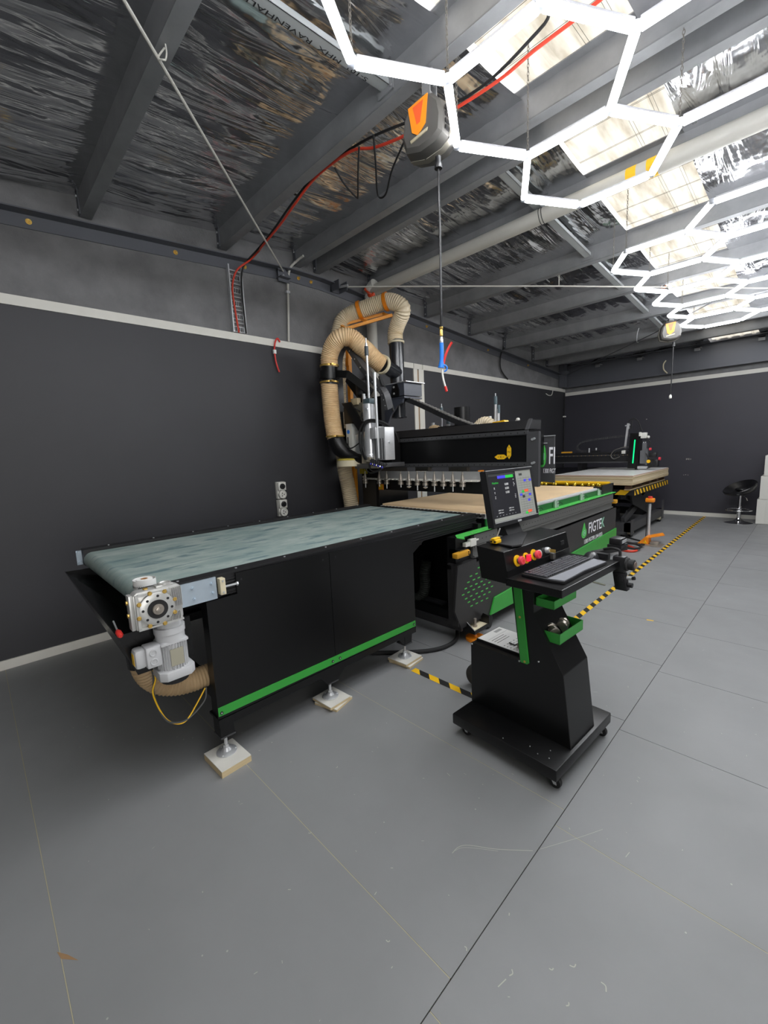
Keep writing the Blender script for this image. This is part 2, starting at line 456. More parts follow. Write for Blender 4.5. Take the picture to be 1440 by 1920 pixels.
fl = mb.build('floor', [M_FLOOR, M_SUB, M_SCUFF, M_YELV, mat('joint glue', S(172, 164, 138), 0.8), mat('brown stain', S(150, 118, 84), 0.8)], smooth=False); tag(fl, kind='structure')

# left wall: concrete panel above, dark boards below
mb = MB()
mb.prism([(RY0, -.05), (RY1 + .2, -.05), (RY1 + .2, zroof(RY1) + .02), (3.03, 3.82), (RY0, zroof(RY0) + .02)], 'x', -0.20, -0.018, 0)
mb.box(-0.018, 0, RY0, 4.845, .07, 2.712, 1); mb.box(-0.018, 0, 5.085, RY1, .07, 2.712, 1); mb.box(-0.018, -.006, 4.84, 5.09, 0, 2.712, 1)
mb.box(-0.018, -.004, RY0, RY1, 0, .07, 1)
wl = mb.build('wall_left', [M_CONC, M_PANEL], smooth=False); tag(wl, kind='structure')
mb = MB(); mb.box(RX0 - .2, RX1 + .2, RY1 + .006, RY1 + .2, -.05, zroof(RY1) + .1, 0); mb.box(0, RX1, RY1, RY1 + .006, .07, 2.62, 1)
tag(mb.build('wall_back', [M_CONC, M_PANELB], smooth=False), kind='structure')
mb = MB()   # unseen right wall; door opening added to let sky light in sideways
mb.box(RX1, RX1 + .2, RY0, -3.4, -.05, 3.0); mb.box(RX1, RX1 + .2, 1.2, RY1 + .2, -.05, 3.0); mb.prism([(RY0, 3.0), (RY1 + .2, 3.0), (RY1 + .2, zroof(RY1) + .02), (3.03, 3.82), (RY0, zroof(RY0) + .02)], 'x', RX1, RX1 + .2)
tag(mb.build('wall_right', [mat('pale far wall', S(205, 204, 200), 0.7)], smooth=False), kind='structure')
mb = MB()   # front wall behind the viewer
mb.box(RX0 - .2, RX1 + .2, RY0 - .2, RY0, -.05, 3.4)
tag(mb.build('wall_front', [M_CONC], smooth=False), kind='structure')
# trims
mb = MB(); mb.box(-.004, .012, RY0, 4.852, 2.712, 2.785); mb.box(-.004, .012, 4.86, 5.05, 2.712, 2.785); mb.box(-.004, .012, 5.06, RY1, 2.712, 2.785)
tag(mb.build('trim_1', M_WHITE, smooth=False), kind='structure')
mb = MB(); mb.box(-.004, .012, 4.852, 4.935, .07, 2.715); mb.box(-.004, .012, 4.965, 5.08, .07, 2.715); mb.box(-.006, .004, 4.93, 4.97, .07, 2.7, 1)
tag(mb.build('trim_2', [M_WHITE, mat('bare timber edge', S(150, 120, 86), 0.7)], smooth=False), kind='structure')
mb = MB(); mb.box(0.012, RX1, RY1 - .014, RY1 + .004, 2.622, 2.695)
tag(mb.build('trim_3', M_WHITE, smooth=False), kind='structure')
mb = MB(); mb.box(-.004, .014, RY0, RY1, 0, .072)
tag(mb.build('baseboard_left', M_WHITE, smooth=False), kind='structure')
mb = MB(); mb.box(.014, RX1, RY1 - .014, RY1 + .004, 0, .072)
tag(mb.build('baseboard_back', M_WHITE, smooth=False), kind='structure')

# ceiling foil (two pitches, slot left for the skylight sheets)
from mathutils import noise as NZ
PY = [-4.8, -3.55, -2.40, -1.25, -.15, .90, 2.03, 3.03, 4.02, 5.15, 6.29, 7.43, 8.57, 9.21, 10.4]
def zfoil(x, y):
    for a, b in zip(PY, PY[1:]):
        if a <= y <= b: t = (y - a) / (b - a); break
    sag = math.sin(PI * t) ** .7
    f = NZ.noise(Vector((x * 7.0 + .8 * NZ.noise(Vector((x, y * 1.3, 4))), y * .55, 1.7))) + .55 * NZ.noise(Vector((x * 17, y * .9, 9.1))) + .5 * NZ.noise(Vector((x * 2.1, y * 1.9, 3.3)))
    cr = max(0.0, .16 - abs(NZ.noise(Vector((x * 5.0, y * .8, 5.5))))) * .05 + max(0.0, .10 - abs(NZ.noise(Vector((x * 11.0, y * .5, 2.5))))) * .06
    return zroof(y) - .012 - sag * (.024 + .022 * f + cr * 1.6)
mb = MB()
for xa, xb in ((RX0 - .2, SKX0), (SKX1, RX1 + .2)):
    nx, ny = int((xb - xa) / .035), 150
    if xa > 3: nx = int((xb - xa) / .06)
    for ya, yb in zip(PY, PY[1:]):
        k_ = max(8, int((yb - ya) / .08)); prev = None
        for j in range(k_ + 1):
            y = ya + (yb - ya) * j / k_
            row = [mb.v((xa + (xb - xa) * i / nx, y, zfoil(xa + (xb - xa) * i / nx, y))) for i in range(nx + 1)]
            if prev:
                for i in range(nx): mb.face([prev[i], row[i], row[i + 1], prev[i + 1]])
            prev = row
bmesh.ops.remove_doubles(mb.bm, verts=mb.bm.verts, dist=1e-4)
ceil = mb.build('ceiling', M_FOIL, angle=80, recalc=False); tag(ceil, kind='structure')
mb = MB()   # safety mesh wires under the foil
y = RY0
while y < RY1:
    if abs(y - 3.03) > .1:
        for dx in (0, .012):
            mb.obox((0, y + dx, zroof(y) - .006), (RX1, y + dx, zroof(y) - .006), .0016, .0016)
    y += 0.30
x = 0.15
while x < RX1:
    for ya, yb in ((RY0, 3.03), (3.03, RY1)):
        for dx in (0, .02): mb.obox((x + dx, ya, zroof(ya) - .004), (x + dx, yb, zroof(yb) - .004), .0014, .0014)
    x += 0.15 if SKX0 - .1 < x < SKX1 else 0.60
mb.build('safety_mesh', M_WIRE, ceil, smooth=False)
for n_, ya, yb in ((1, RY0, 3.03), (2, 3.03, RY1)):
    mb = MB(); N_ = 42
    rows = []
    for y in (ya, yb):
        r = []
        for k in range(N_ + 1):
            x = SKX0 + (SKX1 - SKX0) * k / N_
            ph = (x - SKX0) / 0.168 % 1.0
            z = zroof(y) + 0.004 + 0.018 * max(0, min(1, (abs(ph - .5) - .12) * 8))
            r.append(mb.v((x, y, z)))
        rows.append(r)
    for k in range(N_): mb.face([rows[0][k], rows[0][k + 1], rows[1][k + 1], rows[1][k]])
    tag(mb.build('window_%d' % n_, M_SKYL, recalc=False), kind='structure')
# ------------------------------------------------------------------ roof steel
PUR = [(-3.55, 'seventh'), (-2.40, 'sixth'), (-1.25, 'fifth'), (-0.15, 'fourth'), (.90, 'p'), (2.03, 'p'), (2.90, 'p'), (3.17, 'p'), (4.02, 'p'), (5.15, 'p'), (6.29, 'p'), (7.43, 'p'), (8.57, 'p'), (9.21, 'p')]
PLAB = {.90: 'dark steel roof purlin at upper left, with a wire hook hanging off it', 2.03: 'deep steel roof purlin carrying the near hose reel and red air hose',
        2.90: 'steel ridge purlin on the near side of the roof ridge', 3.17: 'steel ridge purlin on the far side of the roof ridge',
        4.02: 'steel roof purlin that the grey pipe runs along', 5.15: 'first steel roof purlin beyond the grey pipe',
        6.29: 'second steel roof purlin beyond the grey pipe', 7.43: 'steel roof purlin carrying the far hose reel',
        8.57: 'steel roof purlin just beyond the far hose reel', 9.21: 'last steel roof purlin, nearest the back wall'}
for y, _n in PUR:
    if y < 0: continue
    mb = MB(); zt = zroof(y) - .004; zb = zt - .165
    mb.box(0.0, RX1, y, y + .006, zb, zt)
    mb.box(0.0, RX1, y, y + .082, zb - .004, zb + .002); mb.box(0.0, RX1, y + .078, y + .082, zb, zb + .018)
    mb.box(0.0, RX1, y - .06, y, zt - .006, zt)
    t = mb.build('roof_purlin', M_GALV, smooth=False); tag(t, PLAB[y], 'beam', 'steel roof purlins')
    mb = MB(); mb.box(0.0, .05, y - .008, y, zb - .005, zt - .01)
    for dz in (.03, .13): mb.bolt((.026, y - .008, zb + dz), (0, -1, 0), .009, .008, 1)
    mb.build('end_cleat', [M_GALVD, M_STEEL], t, smooth=False)
# bolted angle along the left wall following the roof pitch
mb = MB()
def aprof(y): return zroof(y) - .235 if y < 3.03 else zroof(y) - .235
for (ya, yb) in ((RY0, 2.82), (2.82, 3.24), (3.24, RY1)):
    za, zb_ = aprof(ya), aprof(yb)
    mb.hexa([(-.018, ya, za - .105), (-.008, ya, za - .105), (-.008, yb, zb_ - .105), (-.018, yb, zb_ - .105), (-.018, ya, za), (-.008, ya, za), (-.008, yb, zb_), (-.018, yb, zb_)])
    mb.hexa([(-.018, ya, za - .01), (.085, ya, za - .01), (.085, yb, zb_ - .01), (-.018, yb, zb_ - .01), (-.018, ya, za), (.085, ya, za), (.085, yb, zb_), (-.018, yb, zb_)])
ang = mb.build('steel_angle', M_GALVD, smooth=False)
tag(ang, 'long bolted steel angle running along the left wall under the roof', 'beam')
for y in (-.6, .57, 1.62, 2.30, 2.95, 3.12, 5.2, 6.9, 8.4):
    mb = MB(); z = aprof(y) - .055
    mb.lathe([(.02, 0), (.02, .004)], (-.008, y, z), (1, 0, 0), 14); mb.bolt((-.005, y, z), (1, 0, 0), .013, .012); mb.cyl((0, y, z), (.022, y, z), .006, n=8)
    mb.build('anchor_bolt', M_BRASS, ang)
# beam over the back wall
mb = MB()
mb.box(0, RX1, 10.12, 10.135, 2.80, 3.27); mb.box(0, RX1, 10.03, 10.2, 2.79, 2.81); mb.box(0, RX1, 10.03, 10.2, 3.25, 3.27)
bb = mb.build('steel_beam', M_GALVD, smooth=False); tag(bb, 'wide dark steel beam spanning above the back wall', 'beam')
for x in (.75, 1.55, 2.5, 3.4):
    mb = MB(); mb.box(x, x + .09, 9.96, 10.12, 3.18, 3.20); mb.box(x, x + .09, 9.96, 9.975, 3.13, 3.2); mb.build('bracket', M_GALV, bb, smooth=False)
mb = MB(); mb.box(0.0, .12, 9.88, 10.02, 2.80, 3.29); mb.box(-.004, .16, 9.85, 10.03, 3.06, 3.15); tag(mb.build('corner_post', M_GALVD, smooth=False), 'steel post stub in the far left corner under the beam', 'beam')
# bridging struts (pale channel) at x 2.33
pl = [.985, 2.03, 2.90, 3.255, 4.02, 5.15, 6.29, 7.43, 8.57]
SL = {0: 'pale stencilled roof strut meeting the near hose reel purlin', 3: 'pale roof strut between the ridge and the grey pipe', 4: 'long pale roof strut just beyond the grey pipe', 5: 'second pale roof strut beyond the grey pipe', 6: 'pale roof strut ending at the far hose reel purlin', 7: 'pale roof strut behind the far hose reel'}
for i in (0, 3, 4, 5, 6, 7):
    ya, yb = (pl[i] if i else .99), pl[i + 1]
    if i == 3: ya = 3.26
    mb = MB(); z0, z1 = zroof(ya) - .115, zroof(yb) - .115
    x0, x1 = 2.30, 2.365
    def st(xa, xb, da, db): mb.hexa([(xa, ya, z0 + da), (xb, ya, z0 + da), (xb, yb - .003, z1 + da), (xa, yb - .003, z1 + da), (xa, ya, z0 + db), (xb, ya, z0 + db), (xb, yb - .003, z1 + db), (xa, yb - .003, z1 + db)])
    st(x0, x1, 0, .004); st(x0, x0 + .004, 0, .035); st(x1 - .004, x1, 0, .035)
    mats = [mat('pale zinc strut', S(176, 180, 180), 0.45, 0.4), M_INK]
    if i == 0:
        F = frame((2.333, 1.52, zroof(1.52) - .1165), (0, -1, -.07), (-1, 0, 0))
        F = frame((2.325, 1.52, zroof(1.52) - .1168), (0, 1, .07), (-1, 0, 0)) @ Matrix.Rotation(PI, 4, 'X') @ Matrix.Rotation(PI, 4, 'Z')
        mb.text('S-101  MHX  RAVENHALL', .026, F, .0003, 1, sx=1.9)
    o = mb.build('roof_strut', mats, smooth=False); tag(o, SL[i], 'strut', 'pale roof struts')
    mb = MB(); mb.box(x0 - .03, x1 + .03, yb - .012, yb - .004, z1 - .03, z1 + .07); mb.bolt((x1 + .015, yb - .012, z1 - .01), (0, -1, 0), .009, .008)
    mb.build('end_plate', M_GALV, o, smooth=False)
# bracing rods
def rod(name, pts, r, label, m=M_GALVD):
    mb = MB(); mb.tube([V(p) for p in pts], r, 8); o = mb.build(name, m); tag(o, label, 'rod'); return o
r1 = rod('bracing_rod', [(.05, 2.72, 3.505), (2.9, -.02, 3.325)], .0085, 'thin steel bracing rod crossing the near ceiling down to the left wall', M_PVC)
mb = MB(); mb.box(0.0, .10, 2.66, 2.78, 3.43, 3.44); mb.prism([(2.66, 3.40), (2.80, 3.40), (2.80, 3.48), (2.73, 3.55), (2.66, 3.55)], 'x', .03, .04); mb.bolt((.04, 2.72, 3.46), (1, 0, 0), .012, .012, 1); mb.build('wall_lug', [M_GALVD, M_STEEL], r1)
mb = MB(); mb.tube(smooth_path([(1.94, .93, 3.50), (1.95, .93, 3.44), (1.965, .915, 3.392), (1.98, .90, 3.375), (1.955, .885, 3.385), (1.94, .90, 3.42), (1.93, .93, 3.47)], 5), .004, 6); mb.build('wire_hook', M_PVC, r1)
r2 = rod('bracing_rod', [(.10, 3.50, 3.507), (.97, 4.325, 3.447), (1.955, 5.286, 3.38), (4.6, 8.0, 3.19)], .008, 'thin steel bracing rod running from the left wall under the grey pipe', M_PVC)
mb = MB(); mb.box(0.0, .16, 3.40, 3.41, 3.455, 3.555); mb.box(0.0, .16, 3.52, 3.53, 3.455, 3.555); mb.box(.0, .012, 3.40, 3.53, 3.455, 3.555); mb.cyl((.02, 3.46, 3.505), (.18, 3.52, 3.505), .014, n=8, m=1); mb.build('wall_lug', [M_GALVD, M_STEEL], r2)
mb = MB(); mb.cyl((1.955, 5.286, 3.38), (1.955, 5.286, 3.50), .006, n=6); mb.build('drop_hanger', M_PVC, r2)
r3 = rod('bracing_rod', [(.16, 9.95, 3.07), (2.299, 7.9, 3.16), (4.4, 5.75, 3.31)], .007, 'thin dark bracing rod rising from the far left corner')
mb = MB(); mb.tube(smooth_path([(2.05, 8.15, 3.35), (2.03, 8.14, 3.25), (2.03, 8.14, 3.14), (2.06, 8.12, 3.12)], 4), .006, 6); mb.build('wire_hook', M_STEEL, r3)

# ------------------------------------------------------------------ hexagon lights
M_CHAIN = mat('dull chain', S(120, 116, 110), 0.4, 0.5)
HS = 0.44; HZ = 3.18; RT3 = math.sqrt(3)
def hex_light(name, label, ox, oy, rot, cells, chains):
    root = thing(name, label, 'ceiling light', (ox, oy, HZ), rot, local=True)
    edges = {}; verts = {}
    for (i, j) in cells:
        cx, cy = 1.5 * HS * i, HS * RT3 * (j + (0.5 if i % 2 else 0))
        P = [(cx + HS * math.cos(k * PI / 3), cy + HS * math.sin(k * PI / 3)) for k in range(6)]
        for k in range(6):
            a, b = P[k], P[(k + 1) % 6]
            ka = (round(a[0], 2), round(a[1], 2)); kb = (round(b[0], 2), round(b[1], 2))
            verts[ka] = a; verts[kb] = b
            edges[tuple(sorted((ka, kb)))] = (verts[ka], verts[kb])
    for a, b in edges.values():
        a, b = Vector((a[0], a[1], 0)), Vector((b[0], b[1], 0)); d = (b - a).normalized()
        p, q = a + d * .019, b - d * .019
        mb = MB(); mb.obox(p + Vector((0, 0, .020)), q + Vector((0, 0, .020)), .028, .014, 0)
        tb = mb.build('light_tube', M_TUBEB, root, smooth=False)
        mb = MB(); x = Vector((-d.y, d.x, 0)); pr = [(-.017, .0128), (-.019, -.009), (-.011, -.017), (.011, -.017), (.019, -.009), (.017, .0128)]
        A = [mb.v(p + x * u + Vector((0, 0, w))) for u, w in pr]; B = [mb.v(q + x * u + Vector((0, 0, w))) for u, w in pr]
        mb.face(A); mb.face(B[::-1])
        for k in range(6): mb.face([A[k], A[(k + 1) % 6], B[(k + 1) % 6], B[k]])
        mb.build('diffuser', M_TUBE, tb, smooth=False)
    for a in verts.values():
        mb = MB(); mb.lathe([(.012, -.012), (.021, -.010), (.021, .018), (.014, .021)], (a[0], a[1], 0), n=14)
        mb.build('joiner', M_CLEAR, root)
    for (i, j, k, top) in chains:
        cx, cy = 1.5 * HS * i, HS * RT3 * (j + (0.5 if i % 2 else 0))
        px, py = cx + HS * math.cos(k * PI / 3), cy + HS * math.sin(k * PI / 3)
        mb = MB(); z = .02; n = 0
        while z < top - HZ:
            c = Vector((px, py, z + .011)); xd = Vector((1, 0, 0)) if n % 2 else Vector((0, 1, 0))
            pts = [c + xd * (.0055 * math.cos(t)) + Vector((0, 0, .013 * math.sin(t))) for t in [2 * PI * q / 10 for q in range(10)]]
            rings = []
            for q in range(10):
                t = (pts[(q + 1) % 10] - pts[q - 1]).normalized(); nx = (pts[q] - c).normalized()
                rings.append(mb.ring(pts[q], nx, t.cross(nx), .0021, 5))
            mb.loft(rings, 0, closed=True)
            z += .0205; n += 1
        mb.build('hanging_chain', M_CHAIN, root)
H1 = hex_light('hexagon_light', 'large honeycomb tube light nearest the viewer, at upper right', 3.168, 2.165, 0.0,
               [(0, -2), (0, -1), (0, 0), (0, 1), (1, -2), (1, -1), (1, 0), (2, -1), (2, 0), (2, 1), (2, -2)],
               [(0, -1, 3, 3.66), (0, 0, 4, 3.7), (0, 1, 4, 3.74), (0, 1, 0, 3.74), (0, 0, 3, 3.72), (2, 0, 4, 3.7)])
H2 = hex_light('hexagon_light', 'far honeycomb tube light over the router and sheet stack', 3.151, 4.778, 0.0073,
               [(0, 0), (0, 1), (0, 2), (0, 3), (0, 4), (1, -1), (1, 0), (1, 1), (1, 2), (1, 3), (2, 0), (2, 1), (2, 2), (2, 3), (2, 4)],
               [(0, 0, 3, 3.63), (0, 0, 4, 3.68), (0, 0, 2, 3.62), (0, 1, 2, 3.57), (0, 2, 2, 3.5), (0, 3, 2, 3.45), (2, 1, 4, 3.6), (2, 3, 4, 3.5)])

# ------------------------------------------------------------------ hose reels
def reel(name, label, x, y, z, yaw, hang):
    root = thing(name, label, 'hose reel', (x, y, z), yaw, local=True)
    # case: rounded D profile in the xz plane, two tapered shells
    KS = .9
    prof = [(-.13, -.135), (-.02, -.165), (.09, -.15), (.145, -.115), (.155, -.02), (.135, .07), (.08, .13), (.0, .155), (-.08, .13), (-.135, .06), (-.155, -.05)]
    mb = MB()
    def sc(k): return [(px * k, pz * k) for px, pz in prof]
    lay = [(-.105, .80), (-.085, .93), (-.02, 1.0), (.02, 1.0), (.085, .93), (.105, .80)]
    rings = [[mb.v((px, yy, pz)) for px, pz in sc(k)] for yy, k in lay]
    mb.loft(rings); mb.build('housing', M_GREYP, root, angle=28)
    mb = MB(); rings = [[mb.v((px, yy, pz)) for px, pz in sc(k)] for yy, k in ((-.022, 1.02), (.022, 1.02))]; mb.loft(rings)
    for q in (1, 3, 4, 5, 6, 8): mb.cyl((prof[q][0] * .99, -.023, prof[q][1] * .99), (prof[q][0] * .99, -.026, prof[q][1] * .99), .006, n=8, m=1)
    mb.build('seam_band', [mat('pale grey plastic', S(128, 124, 114), 0.5), M_INK], root, angle=28)
    for s_ in (-1, 1):
        mb = MB(); Y0 = .107 * s_
        mb.prism([(-.085, .095), (.055, .118), (.035, -.03), (-.02, -.075), (-.06, -.045)], 'y', Y0 - .003, Y0 + .003, 0)
        b = mb.build('trim_panel', M_ORANGE, root, smooth=False)
        mb = MB(); mb.prism([(-.05, .085), (.025, .098), (-.0, -.01), (-.025, -.015)], 'y', Y0 + .003 * s_ - .001, Y0 + .003 * s_ + .001, 0); mb.build('inset', mat('red orange inset', S(232, 92, 44), 0.45), b, smooth=False)
        mb = MB(); mb.prism([(-.075, -.085), (.05, -.06), (.045, -.075), (-.07, -.10)], 'y', Y0 - .004, Y0 + .004); mb.build('moulding', mat('beige moulding', S(186, 176, 148), 0.5), root, smooth=False)
    mb = MB()
    for k in range(4): mb.box(.146, .152, -.07, -.03, -.09 + .035 * k, -.07 + .035 * k)
    mb.torus((.147, .055, -.02), (1, 0, 0), .035, .006, n=4, k=6, m=1)
    mb.build('vents', [M_PLASTIC, mat('beige trim', S(200, 190, 160), 0.5)], root)
    mb = MB(); mb.box(-.02, .03, -.03, .03, .15, .165); mb.box(-.02, .03, -.04, -.03, .11, hang - .01); mb.box(-.02, .03, .03, .04, .11, hang - .01); mb.box(-.04, .05, -.05, .05, hang - .015, hang)
    mb.bolt((.03, 0, hang - .05), (1, 0, 0), .012, .02); mb.build('ceiling_bracket', M_GALV, root, smooth=False)
    for ch in root.children:
        if ch.name.startswith('ceiling_bracket'): continue
        for v_ in ch.data.vertices: v_.co *= KS
        for g in ch.children:
            for v_ in g.data.vertices: v_.co *= KS
    return root
R1 = reel('hose_reel', 'grey and orange hose reel hung near the viewer with a blue air gun below', 2.60, 2.085, 3.29, math.radians(8), .258)
mb = MB(); mb.lathe([(.022, 0), (.022, .02), (.016, .03), (.016, .06)], (.05, 0, -.215), n=10); mb.build('hose_guide', M_PLASTIC, R1)
mb = MB(); mb.tube(smooth_path([(.05, 0, -.2), (.05, .002, -.6), (.048, 0, -.95), (.046, 0, -1.06)], 6), .0068, 8); mb.build('hanging_hose', mat('black shiny hose', S(30, 30, 32), 0.25), R1)
hx, hy, hz = 2.645, 2.09, 2.205
G = thing('air_blow_gun', 'blue air blow gun with red lever hanging from the near hose reel', 'air gun', (hx, hy, hz))
mb = MB(); mb.lathe([(.009, 0), (.009, .03), (.007, .035), (.011, .04), (.011, .05)], (hx, hy, hz - .02), n=6); mb.build('brass_fitting', M_BRASS, G)
mb = MB(); mb.lathe([(.009, 0), (.011, .01), (.011, .025), (.008, .03), (.008, .04)], (hx, hy, hz - .065), n=12, m=0); mb.build('coupling', M_STEEL, G)
mb = MB(); mb.tube(smooth_path([(hx, hy, hz - .06), (hx, hy, hz - .12), (hx - .002, hy, hz - .17), (hx - .006, hy, hz - .20)], 5), .0135, 12, rf=lambda i, L: .0125 if L < .1 else .0125 + .008 * min(1, (L - .1) / .04))
mb.torus((hx + .012, hy + .004, hz - .205), (.6, -.8, 0), .018, .005, n=10, k=6, a0=PI, a1=2.2 * PI, xdir=(0, 0, 1)); mb.build('gun_body', M_BLUE, G)
mb = MB(); mb.tube(smooth_path([(hx + .004, hy + .004, hz - .19), (hx + .018, hy + .014, hz - .13), (hx + .034, hy + .028, hz - .085), (hx + .05, hy + .036, hz - .06)], 5), .007, 8); mb.build('trigger', M_RED, G)
mb = MB(); mb.tube(smooth_path([(hx, hy, hz - .21), (hx + .006, hy, hz - .26), (hx + .018, hy + .008, hz - .32)], 5), .006, 8); mb.build('nozzle', M_WHITEP, G)
mb = MB(); mb.tube([(hx + .016, hy + .007, hz - .31), (hx + .023, hy + .011, hz - .34)], .008, 8); mb.build('nozzle_tip', M_RED, G)
R2 = reel('hose_reel', 'grey and orange hose reel hung at the far end near the back wall', 2.62, 7.50, 3.07, math.radians(28), .20)
mb = MB(); mb.lathe([(.022, 0), (.022, .02), (.016, .03), (.016, .06)], (.06, 0, -.215), n=10); mb.build('hose_guide', M_PLASTIC, R2)
mb = MB(); mb.tube([(.06, 0, -.2), (.06, 0, -.6), (.055, 0, -.90)], .0075, 8); mb.build('hanging_hose', M_PLASTIC, R2)
mb = MB(); mb.lathe([(.009, 0), (.018, -.02), (.018, -.05), (.012, -.056)], (.055, 0, -.895), n=10); mb.build('hose_end', M_WHITEP, R2)

# ------------------------------------------------------------------ services on the roof and left wall
mb = MB(); mb.tube([(.05, 3.95, 3.545), (5.6, 3.95, 3.545)], .064, 20)
pp = mb.build('pipe_run', M_PVC); tag(pp, 'long grey plastic pipe running under the roof with two yellow tape bands', 'pipe')
for x in (3.06, 3.20):
    mb = MB(); mb.pipe((x, 3.95, 3.545), (x + .07, 3.95, 3.545), .0655, .06, 20); mb.build('yellow_tape', M_YELV, pp)
for x in (2.36, 2.385):
    mb = MB(); mb.torus((x, 3.95, 3.545), (1, .1, .1), .066, .003, 20, 6); mb.build('cable_tie', M_INK, pp)
mb = MB(); mb.tube([(.10, 3.96, 3.46), (.10, 3.96, 0.002)], .066, 20)
dp = mb.build('downpipe', M_PVC); tag(dp, 'pale vertical dust pipe on the left wall behind the hose', 'pipe')
mb = MB(); mb.tube(smooth_path([(.10, 3.96, 3.45), (.105, 3.95, 3.52), (.15, 3.94, 3.575), (.22, 3.94, 3.60)], 5), .072, 18); mb.build('elbow', M_WHITEP, dp)
mb = MB(); mb.torus((.135, 3.93, 3.53), (.7, 0, .7), .076, .014, 18, 8); mb.torus((.17, 3.91, 3.50), (.3, -.8, .4), .035, .02, 14, 8); mb.build('red_cap', mat('red orange plastic', S(212, 74, 34), 0.45), dp)
# grey conduit
mb = MB(); mb.tube(smooth_path([(.018, 2.745, 2.785), (.018, 2.775, 3.2), (.018, 2.79, 3.42), (.03, 2.82, 3.56), (.09, 2.87, 3.63), (.2, 2.89, 3.655)], 6), .0125, 10)
cd = mb.build('conduit', M_PVC); tag(cd, 'thin grey conduit rising up the left wall to the ridge', 'conduit')
mb = MB(); mb.box(-.006, .034, 2.755, 2.80, 3.30, 3.325); mb.build('saddle_clip', M_STEEL, cd, smooth=False)
# perforated cable ladder
mb = MB()
for y in (2.105, 2.24): mb.box(-.016, .03, y - .006, y + .006, 2.79, 3.43)
for k in range(5):
    z = 2.83 + .125 * k
    mb.box(-.014, -.008, 2.11, 2.235, z - .028, z + .028)
    for j in range(6): mb.box(-.009, -.005, 2.125 + .018 * j, 2.135 + .018 * j, z - .02, z + .02, 1)
    mb.cyl((.0, 2.11, z + .06), (.0, 2.235, z + .06), .008, n=8)
ct = mb.build('cable_tray', [M_STEEL, M_INK], smooth=False); tag(ct, 'narrow slotted zinc cable tray fixed up the left wall', 'cable tray')
# red air hose and black cable over the roof
def cable(name, pts, r, m, label, cat='cable', n=6):
    mb = MB(); mb.tube(smooth_path(pts, n), r, 10); o = mb.build(name, m); tag(o, label, cat); return o
RH = [(.02, 2.16, 2.79), (.02, 2.14, 3.0), (.025, 2.13, 3.22), (.05, 2.18, 3.38), (.14, 2.28, 3.47), (.30, 2.30, 3.51), (.46, 2.24, 3.475), (.85, 2.20, 3.50), (1.15, 2.16, 3.53), (1.47, 2.15, 3.585), (1.85, 2.16, 3.575), (2.05, 2.20, 3.52), (2.30, 2.25, 3.495), (2.62, 2.33, 3.51), (2.89, 2.35, 3.51), (3.09, 2.33, 3.51), (3.41, 2.32, 3.51), (3.9, 2.30, 3.53)]
cable('air_hose', RH, .009, M_REDHOSE, 'red air hose looping along the roof from the cable tray past the near reel', 'hose')
cable('power_cable', [(.03, 2.235, 2.79), (.03, 2.225, 3.2), (.05, 2.24, 3.40), (.13, 2.27, 3.475), (.30, 2.27, 3.50), (.65, 2.22, 3.505), (1.15, 2.16, 3.56), (1.50, 2.15, 3.60), (2.0, 2.2, 3.60), (2.67, 2.35, 3.545), (3.14, 2.27, 3.53), (3.30, 2.19, 3.53), (3.9, 2.10, 3.55)], .008, M_RUBBER, 'black power cable running beside the red air hose along the roof')
cable('reel_lead', [(1.72, 2.12, 3.52), (1.70, 2.22, 3.46), (1.66, 2.37, 3.44), (1.72, 2.33, 3.42), (1.85, 2.22, 3.45), (1.97, 2.13, 3.53)], .0065, M_RUBBER, 'black cable loop drooping from the purlin left of the near reel')
cable('reel_lead', [(2.10, 2.14, 3.54), (2.0, 2.25, 3.47), (1.80, 2.46, 3.43), (1.88, 2.46, 3.40), (2.05, 2.36, 3.45), (2.25, 2.27, 3.49), (2.42, 2.17, 3.50)], .0065, M_RUBBER, 'black cable loop hanging beside the near reel housing')
cable('loose_cable', [(.02, 7.70, 3.40), (.02, 7.45, 3.36), (.02, 7.30, 3.20), (.02, 7.28, 2.98), (.02, 7.40, 2.86), (.02, 7.55, 2.785)], .012, M_RUBBER, 'loose black cable curving down the upper left wall near the far end')
cable('wire_hook', [(.02, 9.18, 2.62), (.03, 9.28, 2.59), (.03, 9.42, 2.60), (.02, 9.50, 2.66), (.02, 9.52, 2.715)], .009, M_WHITEP, 'small white wire hook under the trim at the far end of the left wall', 'hook')
cable('wire_hook', [(2.04, 10.02, 3.05), (2.01, 9.99, 2.98), (2.02, 9.99, 2.88), (2.08, 10.0, 2.80)], .012, M_CREAM, 'pale bent hook hanging off the back wall beam', 'hook')
cc = cable('extension_cord', [(.02, 10.16, 2.69), (.025, 10.14, 1.9), (.02, 10.16, .9), (.03, 10.14, .1)], .012, M_RUBBER, 'black cord running down the far left corner of the walls')
mb = MB(); mb.box(.004, .05, 10.11, 10.18, 2.14, 2.17); mb.build('cord_clip', M_WHITEP, cc, smooth=False)
rs = cable('red_strap', [(.022, 2.63, 2.765), (.03, 2.60, 2.795), (.03, 2.57, 2.76), (.03, 2.55, 2.68), (.03, 2.55, 2.62), (.03, 2.56, 2.53), (.03, 2.59, 2.44)], .009, M_RED, 'short red strap hanging over the white trim on the left wall', 'strap')
mb = MB(); mb.box(.018, .042, 2.535, 2.565, 2.63, 2.67); mb.build('strap_tag', M_PAPER, rs, smooth=False)
